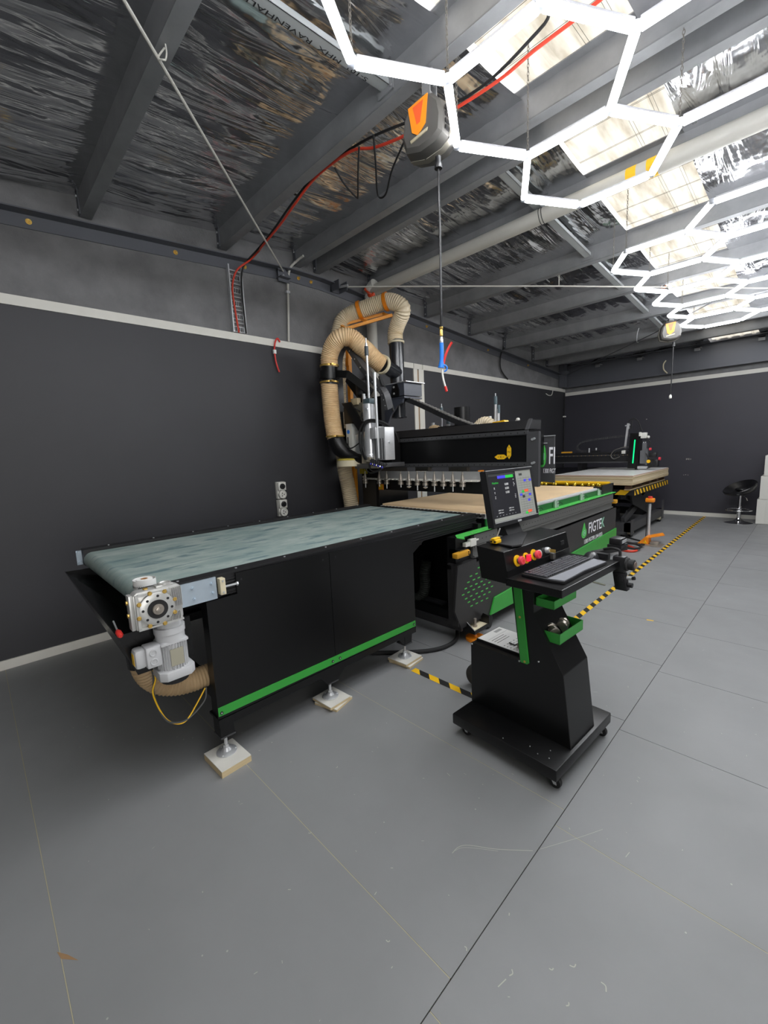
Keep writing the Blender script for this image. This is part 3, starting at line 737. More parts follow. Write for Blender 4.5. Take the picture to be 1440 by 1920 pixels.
# twin outlets
WO = thing('power_outlet', 'tall pale double socket outlet box on the dark left wall', 'outlet', (0, 2.49, 1.05))
for z0, z1 in ((.85, 1.04), (1.05, 1.24)):
    mb = MB(); mb.box(0, .05, 2.44, 2.54, z0, z1, 0, .006); mb.build('back_box', M_WHITEP, WO)
    mb = MB(); mb.box(.05, .075, 2.442, 2.538, (z0 + z1) / 2, z1 - .004, 0, .005); mb.lathe([(.032, 0), (.032, .006), (.026, .008), (.026, .02)], (.075, 2.49, z1 - .05), (1, 0, 0), 20, 1)
    mb.box(.094, .104, 2.484, 2.496, z1 - .072, z1 - .028, 1, M=Matrix.Translation((0, 2.49, z1 - .05)) @ Matrix.Rotation(.7, 4, 'X') @ Matrix.Translation((0, -2.49, -(z1 - .05)))); mb.build('rotary_switch', [M_WHITEP, M_PLASTIC], WO)
    mb = MB(); mb.lathe([(.046, 0), (.046, .03), (.038, .034), (.036, .026), (.03, .026)], (.05, 2.49, z0 + .048), (1, 0, 0), 24)
    for a in (0, 2.1, 4.2): mb.box(.076, .082, 2.487 + .016 * math.cos(a), 2.493 + .016 * math.cos(a), z0 + .040 + .016 * math.sin(a), z0 + .056 + .016 * math.sin(a), 1)
    mb.build('socket', [M_WHITEP, M_GREYP], WO)
# ------------------------------------------------------------------ outfeed conveyor
CV = thing('conveyor_table', 'long black conveyor table with a worn green belt and green side stripe', 'conveyor', (1.6, 1.8, 0))
def arc(cx, cz, r, a0, a1, n=10): return [(cx + r * math.cos(a0 + (a1 - a0) * k / n), cz + r * math.sin(a0 + (a1 - a0) * k / n)) for k in range(n + 1)]
mb = MB(); mb.prism(arc(.515, .908, .052, 1.5 * PI, .5 * PI, 16) + arc(2.99, .908, .052, .5 * PI, -.5 * PI, 16), 'x', .968, 2.185)
mb.build('belt', M_BELT, CV, angle=30)
mb = MB()
for x0, x1 in ((.875, .962), (2.192, 2.268)):
    mb.box(x0, x1, .47, 3.005, .968, .978); mb.box(x0 + .004, x1 - .004, .47, 3.005, .872, .968)
for z in (.888, .905, .93, .945): mb.box(2.262, 2.272, .62, 3.005, z - .004, z + .004)
mb.box(2.192, 2.27, .47, 3.005, .868, .874)
for k in range(9): mb.bolt((2.235, .62 + .28 * k, .978), (0, 0, 1), .006, .004, 1)
for k in range(9): mb.bolt((.915, .62 + .28 * k, .978), (0, 0, 1), .006, .004, 1)
mb.build('side_rail', [M_BLACKM, M_STEEL], CV, smooth=False)
mb = MB(); mb.prism([(.72, .262), (1.444, .258), (1.444, .957), (.874, .966), (.874, .862), (.72, .86)], 'x', 2.272, 2.284); mb.prism([(1.447, .258), (2.18, .254), (2.18, .944), (1.447, .957)], 'x', 2.272, 2.284)
for y, z in ((.90, .93), (1.40, .92), (1.49, .92), (1.90, .915), (2.165, .91)): mb.cyl((2.284, y, z), (2.286, y, z), .006, n=10, m=1)
mb.build('side_panel', [M_BLACK, M_INK], CV, smooth=False)
mb = MB(); mb.prism([(.72, .278), (2.175, .262), (2.175, .304), (.72, .322)], 'x', 2.284, 2.289)
for y, z in ((.735, .293), (1.42, .29), (1.475, .29), (2.155, .282)): mb.cyl((2.289, y, z), (2.292, y, z), .008, n=10, m=1); mb.cyl((2.292, y, z), (2.293, y, z), .0035, n=8, m=2)
mb.build('green_stripe', [M_GREEN, M_INK, M_STEEL], CV, smooth=False)
mb = MB(); mb.box(2.17, 2.288, .72, 2.18, .246, .258); mb.box(2.24, 2.286, .72, 2.18, .215, .25)
mb.box(.90, .96, .72, 2.9, .30, .36); mb.box(.96, 2.2, .735, .785, .33, .39); mb.box(.96, 2.2, 2.10, 2.15, .33, .39); mb.box(.96, 2.2, .735, .785, .80, .86)
mb.prism([(1.33, .215), (1.53, .215), (1.465, .145), (1.395, .145)], 'x', 2.22, 2.27); mb.prism([(2.0, .22), (2.155, .22), (2.145, .145), (2.075, .145)], 'x', 2.22, 2.27)
mb.box(2.19, 2.262, 2.18, 2.30, .84, .872); mb.prism([(2.18, .872), (2.34, .872), (2.18, .78)], 'x', 2.20, 2.26)
mb.build('frame', M_BLACK, CV, smooth=False)
mb = MB(); mb.box(.885, .90, .72, 2.95, .36, .87); mb.build('rear_panel', M_BLACK, CV, smooth=False)
FEET = [(2.225, .765), (2.228, 1.43), (2.232, 2.11), (.93, .765), (.93, 1.43), (.93, 2.11)]
for i, (x, y) in enumerate(FEET):
    mb = MB(); mb.box(x - .04, x + .04, y - .035, y + .035, .147, .87 if i not in (1,) else .26); mb.box(x - .043, x + .043, y - .038, y + .038, .140, .148, 1)
    lg = mb.build('leg', [M_BLACK, M_CHAR], CV, smooth=False)
    zb = .036 if i < 3 else 0.0
    mb = MB(); mb.cyl((x, y, zb + .03), (x, y, .142), .009, n=10); mb.cyl((x, y, zb + .028), (x, y, zb + .042), .014, n=6)
    mb.lathe([(.050, 0), (.050, .004), (.042, .008), (.026, .013), (.015, .028)], (x, y, zb + .0005), n=24)
    for a in (1.2, 3.4, 5.4): mb.cyl((x + .043 * math.cos(a), y + .043 * math.sin(a), zb + .006), (x + .043 * math.cos(a), y + .043 * math.sin(a), zb + .012), .005, n=8)
    mb.build('levelling_foot', M_STEEL, lg)
# zinc tensioner plates + adjusters
mb = MB(); mb.box(2.274, 2.284, .60, .775, .866, .972)
for y, z in ((.665, .945), (.668, .893), (.752, .945), (.754, .90)): mb.bolt((2.284, y, z), (1, 0, 0), .008, .006); mb.cyl((2.284, y, z), (2.303, y, z), .0045, n=8)
pl_ = mb.build('tension_plate', M_ZINC, CV, smooth=False)
mb = MB(); mb.box(2.268, 2.305, .785, .812, .882, .962, 0, .003); mb.cyl((2.287, .812, .915), (2.287, .872, .915), .0055, n=8, m=1); mb.bolt((2.287, .872, .915), (0, 1, 0), .010, .008, 1)
for z in (.895, .95): mb.bolt((2.305, .798, z), (1, 0, 0), .005, .004, 1)
mb.build('adjuster_block', [M_CREAM, M_STEEL], pl_, smooth=False)
mb = MB(); mb.box(.866, .874, .44, .56, .87, .965); 
for z in (.955, .885): mb.bolt((.874, .455, z), (1, 0, 0), .011, .02)
mb.build('tension_plate', M_ZINC, CV, smooth=False)
mb = MB(); mb.cyl((.88, .515, .908), (2.27, .515, .908), .022, n=14); mb.cyl((2.19, .515, .908), (2.26, .515, .908), .035, n=16); mb.build('roller_shaft', M_STEEL, CV)
# gearbox
mb = MB()
gp = [(.415, .832), (.59, .832), (.603, .845), (.603, .985), (.585, .995), (.43, .995), (.413, .98)]
mb.prism(gp, 'x', 2.27, 2.325, 0, .006); mb.prism([(.40, .835), (.415, .835), (.415, .985), (.40, .985)], 'x', 2.275, 2.318, 0, .003)
for k in range(9): mb.box(2.325, 2.343, .556 + .005 * k, .558 + .005 * k, .90, .985)
for k in range(7): mb.box(2.325, 2.338, .55 + .006 * k, .552 + .006 * k, .838, .875)
mb.box(2.325, 2.340, .42, .598, .834, .842); mb.box(2.325, 2.340, .42, .43, .84, .985); mb.box(2.325, 2.34, .43, .55, .978, .988)
mb.box(2.28, 2.325, .505, .575, .993, 1.004, 0, .004); mb.lathe([(.026, 0), (.026, .006), (.020, .006), (.018, .002)], (2.303, .545, 1.003), n=18)
mb.lathe([(.070, 0), (.070, .016), (.062, .020), (.045, .021)], (2.325, .497, .912), (1, 0, 0), 36)
GB = mb.build('gearbox', M_CAST, CV)
mb = MB(); mb.lathe([(.040, 0), (.040, .004), (.022, .002)], (2.3455, .497, .912), (1, 0, 0), 28); mb.build('oil_seal', M_RUBBER, GB)
mb = MB(); mb.lathe([(.021, 0), (.023, .008), (.021, .012), (.012, .012), (.011, .018), (.008, .019)], (2.345, .497, .912), (1, 0, 0), 24); mb.build('output_shaft', M_SPIND, GB)
mb = MB()
for k in range(8):
    a = 2 * PI * k / 8 + .3; p = (2.338, .497 + .075 * math.cos(a), .912 + .075 * math.sin(a)); mb.lathe([(.0095, 0), (.0095, .004), (.007, .008)], p, (1, 0, 0), 8)
for p in ((2.30, .399, .90), (2.30, .399, .955)): mb.bolt(p, (0, -1, 0), .009, .006)
mb.bolt((2.30, .47, .995), (0, 0, 1), .01, .006); mb.build('casing_bolts', M_BRASS, GB)
mb = MB()
for k in range(8):
    a = 2 * PI * k / 8 + .69; p = (2.3455, .497 + .056 * math.cos(a), .912 + .056 * math.sin(a)); mb.cyl(p, (2.347, p[1], p[2]), .0055, n=10)
mb.build('flange_holes', M_INK, GB)
# motor hanging below
mx_, my_ = 2.262, .555
mb = MB(); mb.lathe([(.064, .80), (.064, .772), (.060, .770), (.060, .735)], (mx_, my_, 0), (0, 0, 1), 28); mb.cyl((mx_, my_, .80), (mx_, my_, .835), .05, n=24)
mb.box(mx_ - .06, mx_ + .06, my_ - .06, my_ + .06, .725, .742, 0, .012); mb.lathe([(.055, .735), (.055, .60)], (mx_, my_, 0), (0, 0, -1) if 0 else (0, 0, 1), 28)
for k in range(30):
    a = 2 * PI * k / 30; c, s_ = math.cos(a), math.sin(a)
    mb.obox((mx_ + .058 * c, my_ + .058 * s_, .61), (mx_ + .058 * c, my_ + .058 * s_, .727), .003, .012, 0, up=(c, s_, 0))
MO = mb.build('motor', M_CASTG, CV)
mb = MB(); pr = [(-.05, -.075), (.05, -.075), (.075, -.05), (.075, .05), (.05, .075), (-.05, .075), (-.075, .05), (-.075, -.05)]
mb.prism([(mx_ + a, my_ + b) for a, b in pr], 'z', .572, .612, 0, .003); mb.lathe([(.06, .572), (.058, .545), (.05, .540)], (mx_, my_, 0), n=24, m=1); mb.build('fan_cover', [M_CASTG, M_PLASTIC], MO)
mb = MB(); mb.box(mx_ - .02, mx_ + .05, my_ - .115, my_ - .055, .648, .742, 0, .006); mb.box(mx_ - .03, mx_ + .035, my_ - .155, my_ - .11, .652, .738, 0, .014)
for z in (.675, .715): mb.torus((mx_ + .051, my_ - .088, z), (1, 0, 0), .013, .003, 18, 6)
mb.box(mx_ - .012, mx_ + .02, my_ - .1565, my_ - .154, .67, .72, 1); mb.build('terminal_box', [M_CASTG, M_YELV], MO)
mb = MB(); mb.box(mx_ + .060, mx_ + .066, my_ - .026, my_ + .028, .632, .708); mb.build('rating_plate', mat('dull rating plate', S(168, 164, 146), 0.5, 0.3), MO, smooth=False)
mb = MB(); mb.tube(smooth_path([(2.21, .47, .65), (2.2, .49, .55), (2.2, .472, .478), (2.2, .505, .35), (2.2, .551, .29), (2.2, .60, .284), (2.2, .66, .35), (2.19, .705, .40)], 6), .0036, 8); mb.build('motor_cable', M_YELV, CV)
mb = MB(); mb.tube(smooth_path([(2.205, .475, .65), (2.19, .485, .55), (2.19, .478, .47), (2.2, .498, .36), (2.2, .54, .30), (2.2, .61, .288), (2.205, .69, .345), (2.19, .71, .40)], 6), .0045, 8); mb.build('motor_cable', mat('dark grey cable', S(74, 76, 76), 0.5), CV)
# dust hopper under the end roller
mb = MB()
def plate(a, b, c, d, t, m=0):
    a, b, c, d = V(a), V(b), V(c), V(d); n = (b - a).cross(d - a).normalized() * t
    mb.hexa([a, b, c, d, a + n, b + n, c + n, d + n], m)
plate((1.0, .353, .868), (2.22, .360, .80), (2.22, .42, .60), (1.0, .37, .845), .004)
plate((1.0, .37, .845), (2.22, .42, .60), (2.22, .66, .60), (1.0, .70, .76), .004)
plate((2.22, .36, .80), (2.22, .66, .80), (2.22, .66, .60), (2.22, .42, .60), .004)
plate((1.0, .353, .868), (1.0, .37, .845), (1.0, .70, .76), (1.0, .70, .86), .004)
mb.cyl((2.13, .465, .68), (2.13, .462, .60), .066, .06, n=20)
mb.build('dust_hopper', mat('glossy black sheet steel', S(20, 20, 21), 0.22), CV, smooth=False)
mb = MB(); mb.hose([(2.13, .462, .63), (2.125, .468, .58), (2.115, .495, .515), (2.12, .55, .463), (2.135, .65, .437), (2.14, .85, .44), (2.13, 1.25, .44)], .056, .015, .005, 18); mb.build('dust_hose', M_HOSED, CV)
# screwdriver lying in the hopper, label roll on the belt
SD = thing('screwdriver', 'small screwdriver with a red handle lying in the black dust hopper', 'screwdriver', (2.25, .38, .80))
mb = MB(); mb.cyl((2.17, .365, .853), (2.26, .36, .835), .0035, n=8); mb.build('blade', M_STEEL, SD)
mb = MB(); mb.tube([(2.255, .36, .836), (2.27, .36, .833), (2.295, .36, .828), (2.305, .36, .826)], .011, 10, rf=lambda i, L: (.007, .012, .012, .007)[i]); mb.build('handle', M_RED, SD)
LR = thing('label_roll', 'white roll of printed labels standing on the near belt end', 'label roll', (2.133, .512, .96))
mb = MB(); mb.pipe((2.133, .512, .9605), (2.133, .512, 1.0), .034, .014, 26); mb.pipe((2.133, .512, .9605), (2.133, .512, 1.0), .047, .0462, 26)
for k in range(14):
    a = -2.6 + .17 * k; mb.obox((2.133 + .0472 * math.cos(a), .512 + .0472 * math.sin(a), .966), (2.133 + .0472 * math.cos(a), .512 + .0472 * math.sin(a), .976), .0012, .002, 1, up=(math.cos(a), math.sin(a), 0))
mb.build('paper_roll', [M_PAPER, M_INK], LR)
mb = MB(); mb.pipe((2.133, .512, .961), (2.133, .512, 1.001), .0145, .012, 20); mb.build('core', M_MDFE, LR)
# board offcuts under the feet
def pad(x0, x1, y0, y1, z0, z1, rz, label):
    cx, cy = (x0 + x1) / 2, (y0 + y1) / 2
    t = thing('board_block', label, 'board', (cx, cy, z0), rz, 'board blocks under the conveyor feet', local=True)
    hx_, hy_ = (x1 - x0) / 2, (y1 - y0) / 2
    mb = MB(); mb.box(-hx_, hx_, -hy_, hy_, z1 - z0 - .004, z1 - z0, 0); mb.box(-hx_, hx_, -hy_, hy_, 0.0005, z1 - z0 - .004, 1); mb.build('board', [M_WHITE, M_PLYE], t, smooth=False)
pad(2.15, 2.345, .68, .835, 0, .036, .04, 'thick pale board block under the near corner foot of the conveyor')
pad(2.16, 2.33, 1.36, 1.52, 0, .017, .25, 'lower pale board askew under the middle conveyor foot')
pad(2.155, 2.325, 1.35, 1.51, .0175, .0355, .05, 'upper pale board under the middle conveyor foot')
pad(2.145, 2.33, 2.03, 2.20, 0, .017, .12, 'lower pale board under the third conveyor foot')
pad(2.145, 2.32, 2.02, 2.195, .0175, .0355, .05, 'upper pale board under the third conveyor foot')

# ------------------------------------------------------------------ CNC router
CN = thing('router_machine', 'large black and green router machine with a gantry over a brown board', 'router machine', (1.6, 4.4, 0))
mb = MB()
mb.box(.90, 2.33, 3.15, 6.12, .30, .84); mb.box(.86, 2.34, 5.78, 6.14, .60, .90); mb.box(.95, 2.28, 3.16, 5.76, .84, .905)
mb.box(.90, 1.0, 2.62, 3.2, .10, .88); mb.box(1.0, 2.32, 2.95, 3.0, .12, .9); mb.box(1.0, 2.32, 2.80, 3.0, .06, .15); mb.box(1.0, 2.0, 2.86, 2.93, .15, .165, 1)
for x in (1.0, 2.2): mb.box(x, x + .12, 3.3, 6.0, .10, .30)
mb.box(2.28, 2.36, 2.58, 3.2, .55, .85); mb.box(2.34, 2.362, 5.74, 6.15, .84, .98); mb.box(1.38, 2.362, 5.72, 5.75, .85, .965); mb.box(1.38, 2.362, 6.12, 6.15, .85, .975)
mb.build('bed_frame', [M_BLACK, M_CHAR], CN, smooth=False)
for xa, xb in ((2.325, 2.338), (.90, .915)):
    mb = MB(); mb.box(xa, xb, 3.05, 5.74, .83, .925); mb.build('inner_side', M_DGREEN, CN, smooth=False)
mb = MB(); mb.box(2.33, 2.41, 2.62, 6.10, .858, .864); mb.prism([(2.33, 2.62), (2.41, 2.62), (2.47, 2.545), (2.40, 2.545)], 'z', .858, .864)
k = 0
while k < 13: mb.bolt((2.395, 2.75 + .27 * k, .864), (0, 0, 1), .005, .005, 1); k += 1
mb.build('side_ledge', [M_GREENV, M_STEEL], CN, smooth=False)
mb = MB(); mb.box(2.335, 2.395, 2.78, 6.04, .76, .845); mb.box(2.335, 2.382, 2.78, 6.04, .655, .76); mb.box(2.395, 2.403, 2.78, 6.04, .742, .756); mb.box(2.382, 2.398, 2.78, 6.04, .662, .676)
for k in range(56): mb.cyl((2.395, 2.84 + .0575 * k, .80), (2.396, 2.84 + .0575 * k, .80), .005, n=6, m=1)
mb.build('guide_rail', [mat('grey rail', S(104, 104, 102), 0.4, 0.3), M_INK], CN, smooth=False)
# cover + side panel
mb = MB(); mb.prism([(2.545, .62), (2.56, .645), (2.80, .645), (2.80, .62), (6.155, .645), (6.155, .075), (2.58, .135), (2.50, .30)], 'x', 2.385, 2.402)
mb.prism([(2.34, .645), (2.40, .645), (2.40, .16), (2.34, .16)], 'y', 2.545, 2.552); mb.box(2.30, 2.40, 2.55, 2.80, .640, .648)
mb.box(1.05, 2.385, 2.60, 2.625, .10, .16)
mb.prism([(2.30, .16), (2.385, .16), (2.385, .60), (2.30, .60)], 'y', 2.552, 3.3)
SP = mb.build('side_panel', mat('dark grey side panel', S(46, 45, 46), 0.42), CN, smooth=False)
SL_ = [(2.609, 0.403), (2.645, 0.444), (2.682, 0.486), (2.718, 0.527), (2.796, 0.528), (2.648, 0.361), (2.683, 0.404), (2.718, 0.445), (2.759, 0.488), (2.83, 0.487), (2.685, 0.323), (2.717, 0.364), (2.754, 0.407), (2.792, 0.444), (2.868, 0.445), (2.721, 0.281), (2.755, 0.324), (2.795, 0.363), (2.831, 0.408), (2.908, 0.408), (2.985, 0.407), (2.794, 0.281), (2.832, 0.325), (2.874, 0.362), (2.947, 0.365), (3.025, 0.363), (2.869, 0.281), (2.907, 0.324), (2.986, 0.323), (2.949, 0.279), (2.832, .570), (2.868, .529), (2.907, .49), (2.945, .448)]
mb = MB()
for y, z in SL_: mb.box(2.401, 2.4035, y - .016, y + .016, z - .0042, z + .0042)
mb.build('vent_slots', M_GREENV, SP, smooth=False)
mb = MB(); mb.prism([(2.98, .125), (3.05, .262), (6.15, .372), (6.15, .075)], 'x', 2.402, 2.418, 0, .003); mb.build('green_wedge', M_GREEN, CN, smooth=False)
# lettering on the side panel
def drop_logo(mb, F, h, ms):
    """teardrop with a hexagon inside, height h, drawn in local xy of F"""
    pts = [(0, .5), (.07, .36)] + [(.26 * math.cos(a) if a > -9 else 0, -.18 + .31 * math.sin(a)) for a in [math.radians(60 - 15 * k) for k in range(20)]] + [(-.07, .36)]
    def poly(P, z, m):
        vs_ = [mb.v(F @ Vector((px * h, py * h, z))) for px, py in P]; mb.face(vs_, m)
    poly(pts, .001, ms[0])
    hx = [(.155 * math.cos(math.radians(30 + 60 * k)), -.16 + .19 * math.sin(math.radians(30 + 60 * k))) for k in range(6)]; poly(hx, .003, ms[1])
    hx2 = [(.10 * math.cos(math.radians(30 + 60 * k)), -.16 + .13 * math.sin(math.radians(30 + 60 * k))) for k in range(6)]; poly(hx2, .005, ms[0])
    hx3 = [(.055 * math.cos(math.radians(30 + 60 * k)), -.16 + .075 * math.sin(math.radians(30 + 60 * k))) for k in range(6)]; poly(hx3, .007, ms[1])
mb = MB()
drop_logo(mb, frame((2.4035, 5.035, .518), (0, 1, 0), (0, 0, 1)) @ Matrix.Diagonal((1.55, 1, 1, 1)), .195, (0, 1))
mb.text('FIGTE', .135, frame((2.4035, 5.17, .455), (0, 1, 0), (0, 0, 1)), .0005, 2, sx=.92, align='LEFT', bold=.001)
mb.text('K', .135, frame((2.4035, 5.60, .455), (0, 1, 0), (0, 0, 1)), .0005, 3, sx=.95, align='LEFT', bold=.001)
mb.text('1300 FIGTEK (344 835)', .05, frame((2.4035, 5.345, .352), (0, 1, 0), (0, 0, 1)), .0004, 2, sx=.92, bold=.0005)
mb.build('side_lettering', [M_GREENV, M_TEALV, M_WHITEINK, M_TEALV], SP, smooth=False, recalc=False)
# front left details: foot, caster, bumper, valve
mb = MB(); mb.lathe([(.076, 0), (.076, .022), (.068, .026), (.018, .028), (.014, .04)], (2.421, 2.74, .0005), n=30); FT = mb.build('foot_disc', M_ORANGE, CN)
mb = MB(); mb.cyl((2.421, 2.74, .028), (2.421, 2.74, .175), .011, n=10); mb.bolt((2.421, 2.74, .105), (0, 0, 1), .018, .014); mb.build('foot_stem', M_SPIND, FT)
mb = MB(); mb.box(2.36, 2.475, 2.655, 2.86, .098, .106, 1); mb.box(2.47, 2.478, 2.655, 2.86, .085, .112); mb.prism([(2.39, .085), (2.478, .085), (2.478, .175), (2.42, .185), (2.39, .13)], 'y', 2.855, 2.863); mb.prism([(2.36, .085), (2.478, .085), (2.478, .11), (2.40, .17), (2.36, .17)], 'y', 2.65, 2.657); mb.build('foot_bracket', [M_BLACK, M_CREAM], CN, smooth=False)
mb = MB(); mb.lathe([(.03, -.022), (.058, -.018), (.06, 0), (.058, .018), (.03, .022)], (2.38, 3.0, .06), (1, .2, 0), 24); mb.build('caster_wheel', M_RUBBER, CN)
mb = MB(); mb.box(2.385, 2.435, 2.50, 2.66, .712, .752, 0, .006); mb.cyl((2.41, 2.655, .732), (2.41, 2.672, .732), .022, n=14)
for dz in (.725, .742): mb.cyl((2.432, 2.645, dz), (2.438, 2.645, dz), .006, n=8, m=1)
mb.build('bumper', [M_BYEL, M_INK], CN)
mb = MB(); mb.box(2.30, 2.40, 2.58, 2.68, .69, .76, 1); mb.build('bumper_mount', [M_BLACK, M_BLACK], CN, smooth=False)
mb = MB(); mb.box(2.37, 2.405, 2.72, 2.80, .76, .82, 0, .004); mb.box(2.37, 2.40, 2.66, 2.72, .77, .80); mb.cyl((2.39, 2.80, .80), (2.39, 2.84, .80), .01, n=8); mb.build('air_valve', M_WHITEP, CN, smooth=False)
mb = MB(); mb.box(2.34, 2.40, 6.14, 6.22, .70, .75, 0, .006); mb.build('bumper', M_BYEL, CN)
mb = MB(); mb.hose([(1.80, 2.90, .52), (1.79, 2.88, .40), (1.79, 2.88, .28), (1.76, 2.87, .19), (1.68, 2.86, .12)], .05, .018, .005, 14); mb.build('flexible_duct', mat('dark green duct', S(58, 62, 56), 0.6), CN)
# bed edge, pop-up cylinders, rollers
mb = MB(); mb.box(.93, 2.30, 3.18, 5.78, .905, .944); mb.box(2.30, 2.312, 3.18, 5.78, .918, .938); mb.build('bed_plate', mat('pale milled plate', S(206, 208, 208), 0.45, 0.2), CN, smooth=False)
mb = MB()
for k in range(26): mb.box(.97 + .05 * k, .995 + .05 * k, 3.12, 3.18, .925, .945)
mb.build('feed_comb', M_BLACKM, CN, smooth=False)
for i, y in enumerate((3.30, 3.90, 4.36, 5.06, 5.62)):
    mb = MB(); mb.cyl((2.352, y, .866), (2.352, y, .935), .022, n=14); mb.cyl((2.352, y + .055, .866), (2.352, y + .055, .925), .016, n=12); mb.cyl((2.352, y, .935), (2.352, y, .95), .007, n=8)
    mb.tube(smooth_path([(2.37, y, .90), (2.385, y + .06, .915), (2.375, y + .12, .89)], 4), .003, 6, 1)
    mb.build('pop_up_cylinder', [mat('pale green zinc', S(170, 196, 176), 0.35, 0.6) if i == 0 else bpy.data.materials['pale green zinc'], M_INK], CN)
mb = MB(); mb.box(1.40, 2.33, 5.78, 6.12, .89, .925)
for y in (5.86, 5.98): mb.box(1.40, 2.33, y - .012, y + .012, .925, .95)
mb.build('roller_tray', M_BLACK, CN, smooth=False)
for x, y in ((1.426, 5.86), (1.56, 5.86), (1.70, 5.86), (1.86, 5.86), (1.96, 5.86), (2.06, 5.86), (2.20, 5.86), (2.28, 5.86), (1.44, 5.98), (1.62, 5.98), (1.80, 5.98), (1.92, 5.98), (2.10, 5.98), (2.217, 5.98)):
    mb = MB(); mb.sphere((x, y, .968), .020); mb.cyl((x, y, .95), (x, y, .962), .018, n=10, m=1); mb.build('ball_roller', [mat('polished brass ball', S(220, 190, 70), 0.2, 0.7) if x == 1.426 else bpy.data.materials['polished brass ball'], M_YELLOW], CN)
mb = MB(); mb.cyl((1.40, 6.08, .972), (2.335, 6.08, .972), .028, n=20); mb.build('feed_roller', M_YELLOW, CN)
# gantry
mb = MB(); mb.box(.60, 2.52, 3.44, 3.72, 1.35, 1.655); mb.box(.60, 2.515, 3.425, 3.445, 1.345, 1.385, 1); mb.box(.60, 2.515, 3.425, 3.445, 1.615, 1.655, 1)
mb.box(.60, 2.515, 3.418, 3.426, 1.352, 1.378, 2); mb.box(.60, 2.515, 3.418, 3.426, 1.622, 1.648, 2)
for k in range(30):
    for z in (1.365, 1.635): mb.cyl((.66 + .063 * k, 3.418, z), (.66 + .063 * k, 3.4172, z), .006, n=6, m=3)
GA = mb.build('gantry_beam', [M_BLACK, M_CHAR, mat('rail steel', S(96, 96, 98), 0.35, 0.6), M_INK], CN, smooth=False)
mb = MB(); mb.prism([(3.43, 1.665), (3.70, 1.665), (3.70, 1.745), (3.50, 1.745)], 'x', .62, 2.50); mb.prism([(3.425, 1.660), (3.44, 1.660), (3.51, 1.752), (3.495, 1.752)], 'x', 2.485, 2.515, 1); mb.build('bellows_cover', [M_BLACKM, M_CHAR], GA, smooth=False)
def spindle_mark(mb, F, L, w):
    def poly(P, z, m): mb.face([mb.v(F @ Vector((px, py, z))) for px, py in P], m)
    poly([(-L / 2, 0), (-L / 4, -w / 2), (L / 4, -w / 2), (L / 2, 0), (L / 4, w / 2), (-L / 4, w / 2)], .0008, 0)
mb = MB(); Fx = frame((2.25, 3.4395, 1.433), (1, 0, 0), (0, 0, 1)); spindle_mark(mb, Fx, .128, .042); mb.text('X', .024, Fx @ Matrix.Translation((0, -.012, .0012)), .0003, 1)
mb.text('<     >', .02, Fx @ Matrix.Translation((0, -.010, .0012)), .0003, 1, sx=.9)
Fz = frame((2.332, 3.4395, 1.476), (0, 0, 1), (-1, 0, 0)); spindle_mark(mb, Fz, .128, .042); mb.text('<  Z  >', .024, Fz @ Matrix.Translation((0, -.010, .0012)), .0003, 1)
mb.build('axis_sticker', [M_YELV, M_INK], GA, smooth=False, recalc=False)
mb = MB(); mb.prism([(3.42, 1.175), (3.46, 1.175), (3.46, 1.64), (3.42, 1.64)], 'x', 2.505, 2.612)
mb.box(2.36, 2.46, 3.46, 3.60, .87, 1.36); mb.box(2.36, 2.46, 3.46, 3.72, 1.20, 1.34)
for z in (1.375, 1.575):
    for x in (2.56, 2.575): mb.bolt((x, 3.42, z + (x - 2.56) * .3), (0, -1, 0), .011, .012, 1)
mb.build('gantry_leg', [M_CHAR, M_STEEL], CN, smooth=False)
mb = MB(); mb.box(.33, .64, 3.46, 3.95, .55, 1.40); mb.box(.60, .645, 3.44, 3.47, .60, 1.40); mb.box(.36, .60, 3.435, 3.46, .62, 1.2, 1); mb.box(.62, .80, 3.46, 3.6, .40, .75)
mb.build('gantry_leg', [M_BLACK, mat('dark bronze cover', S(50, 46, 42), 0.4)], CN, smooth=False)
mb = MB(); mb.box(.69, .765, 3.39, 3.40, 1.09, 1.155); mb.box(.698, .757, 3.3885, 3.391, 1.098, 1.147, 1); mb.build('warning_sticker', [M_ORANGE, M_YELV], CN, smooth=False)
mb = MB(); mb.box(.33, .46, 3.425, 3.435, 1.27, 1.36); mb.text('!', .05, frame((.40, 3.4245, 1.29), (1, 0, 0), (0, 0, 1)), .0004, 1); mb.build('warning_sticker', [mat('dull yellow label', S(176, 160, 40), 0.5), M_INK], CN, smooth=False)
# side cover with cut-off lettering
mb = MB(); mb.prism([(2.40, 1.20), (2.617, 1.185), (2.612, 1.60), (2.43, 1.60), (2.40, 1.57)], 'y', 3.722, 3.742); mb.box(2.43, 2.612, 3.715, 3.75, 1.598, 1.606, 1); mb.box(2.48, 2.55, 3.714, 3.722, 1.535, 1.543, 1)
GC = mb.build('gantry_side_cover', [M_CHAR, M_STEEL], CN, smooth=False)
mb = MB(); F = frame((2.508, 3.7205, 1.43), (1, 0, 0), (0, 0, 1))
def poly(P, z, m): mb.face([mb.v(F @ Vector((px, py, z))) for px, py in P], m)
poly([(-.028, -.095), (-.01, -.108), (.012, -.10), (.028, -.07), (.034, -.01), (.026, .06), (.016, .09), (-.018, .09), (-.028, .06)], .0008, 0)
hx = [(.020 * math.cos(math.radians(30 + 60 * k)), -.01 + .052 * math.sin(math.radians(30 + 60 * k))) for k in range(6)]; poly(hx, .003, 1)
poly([(a * .62, -.01 + (b + .01) * .62) for a, b in hx], .005, 0); poly([(a * .35, -.01 + (b + .01) * .35) for a, b in hx], .007, 1)
mb.text('FI', .155, frame((2.562, 3.7205, 1.355), (1, 0, 0), (0, 0, 1)), .0006, 2, sx=.42, align='LEFT', bold=.002)
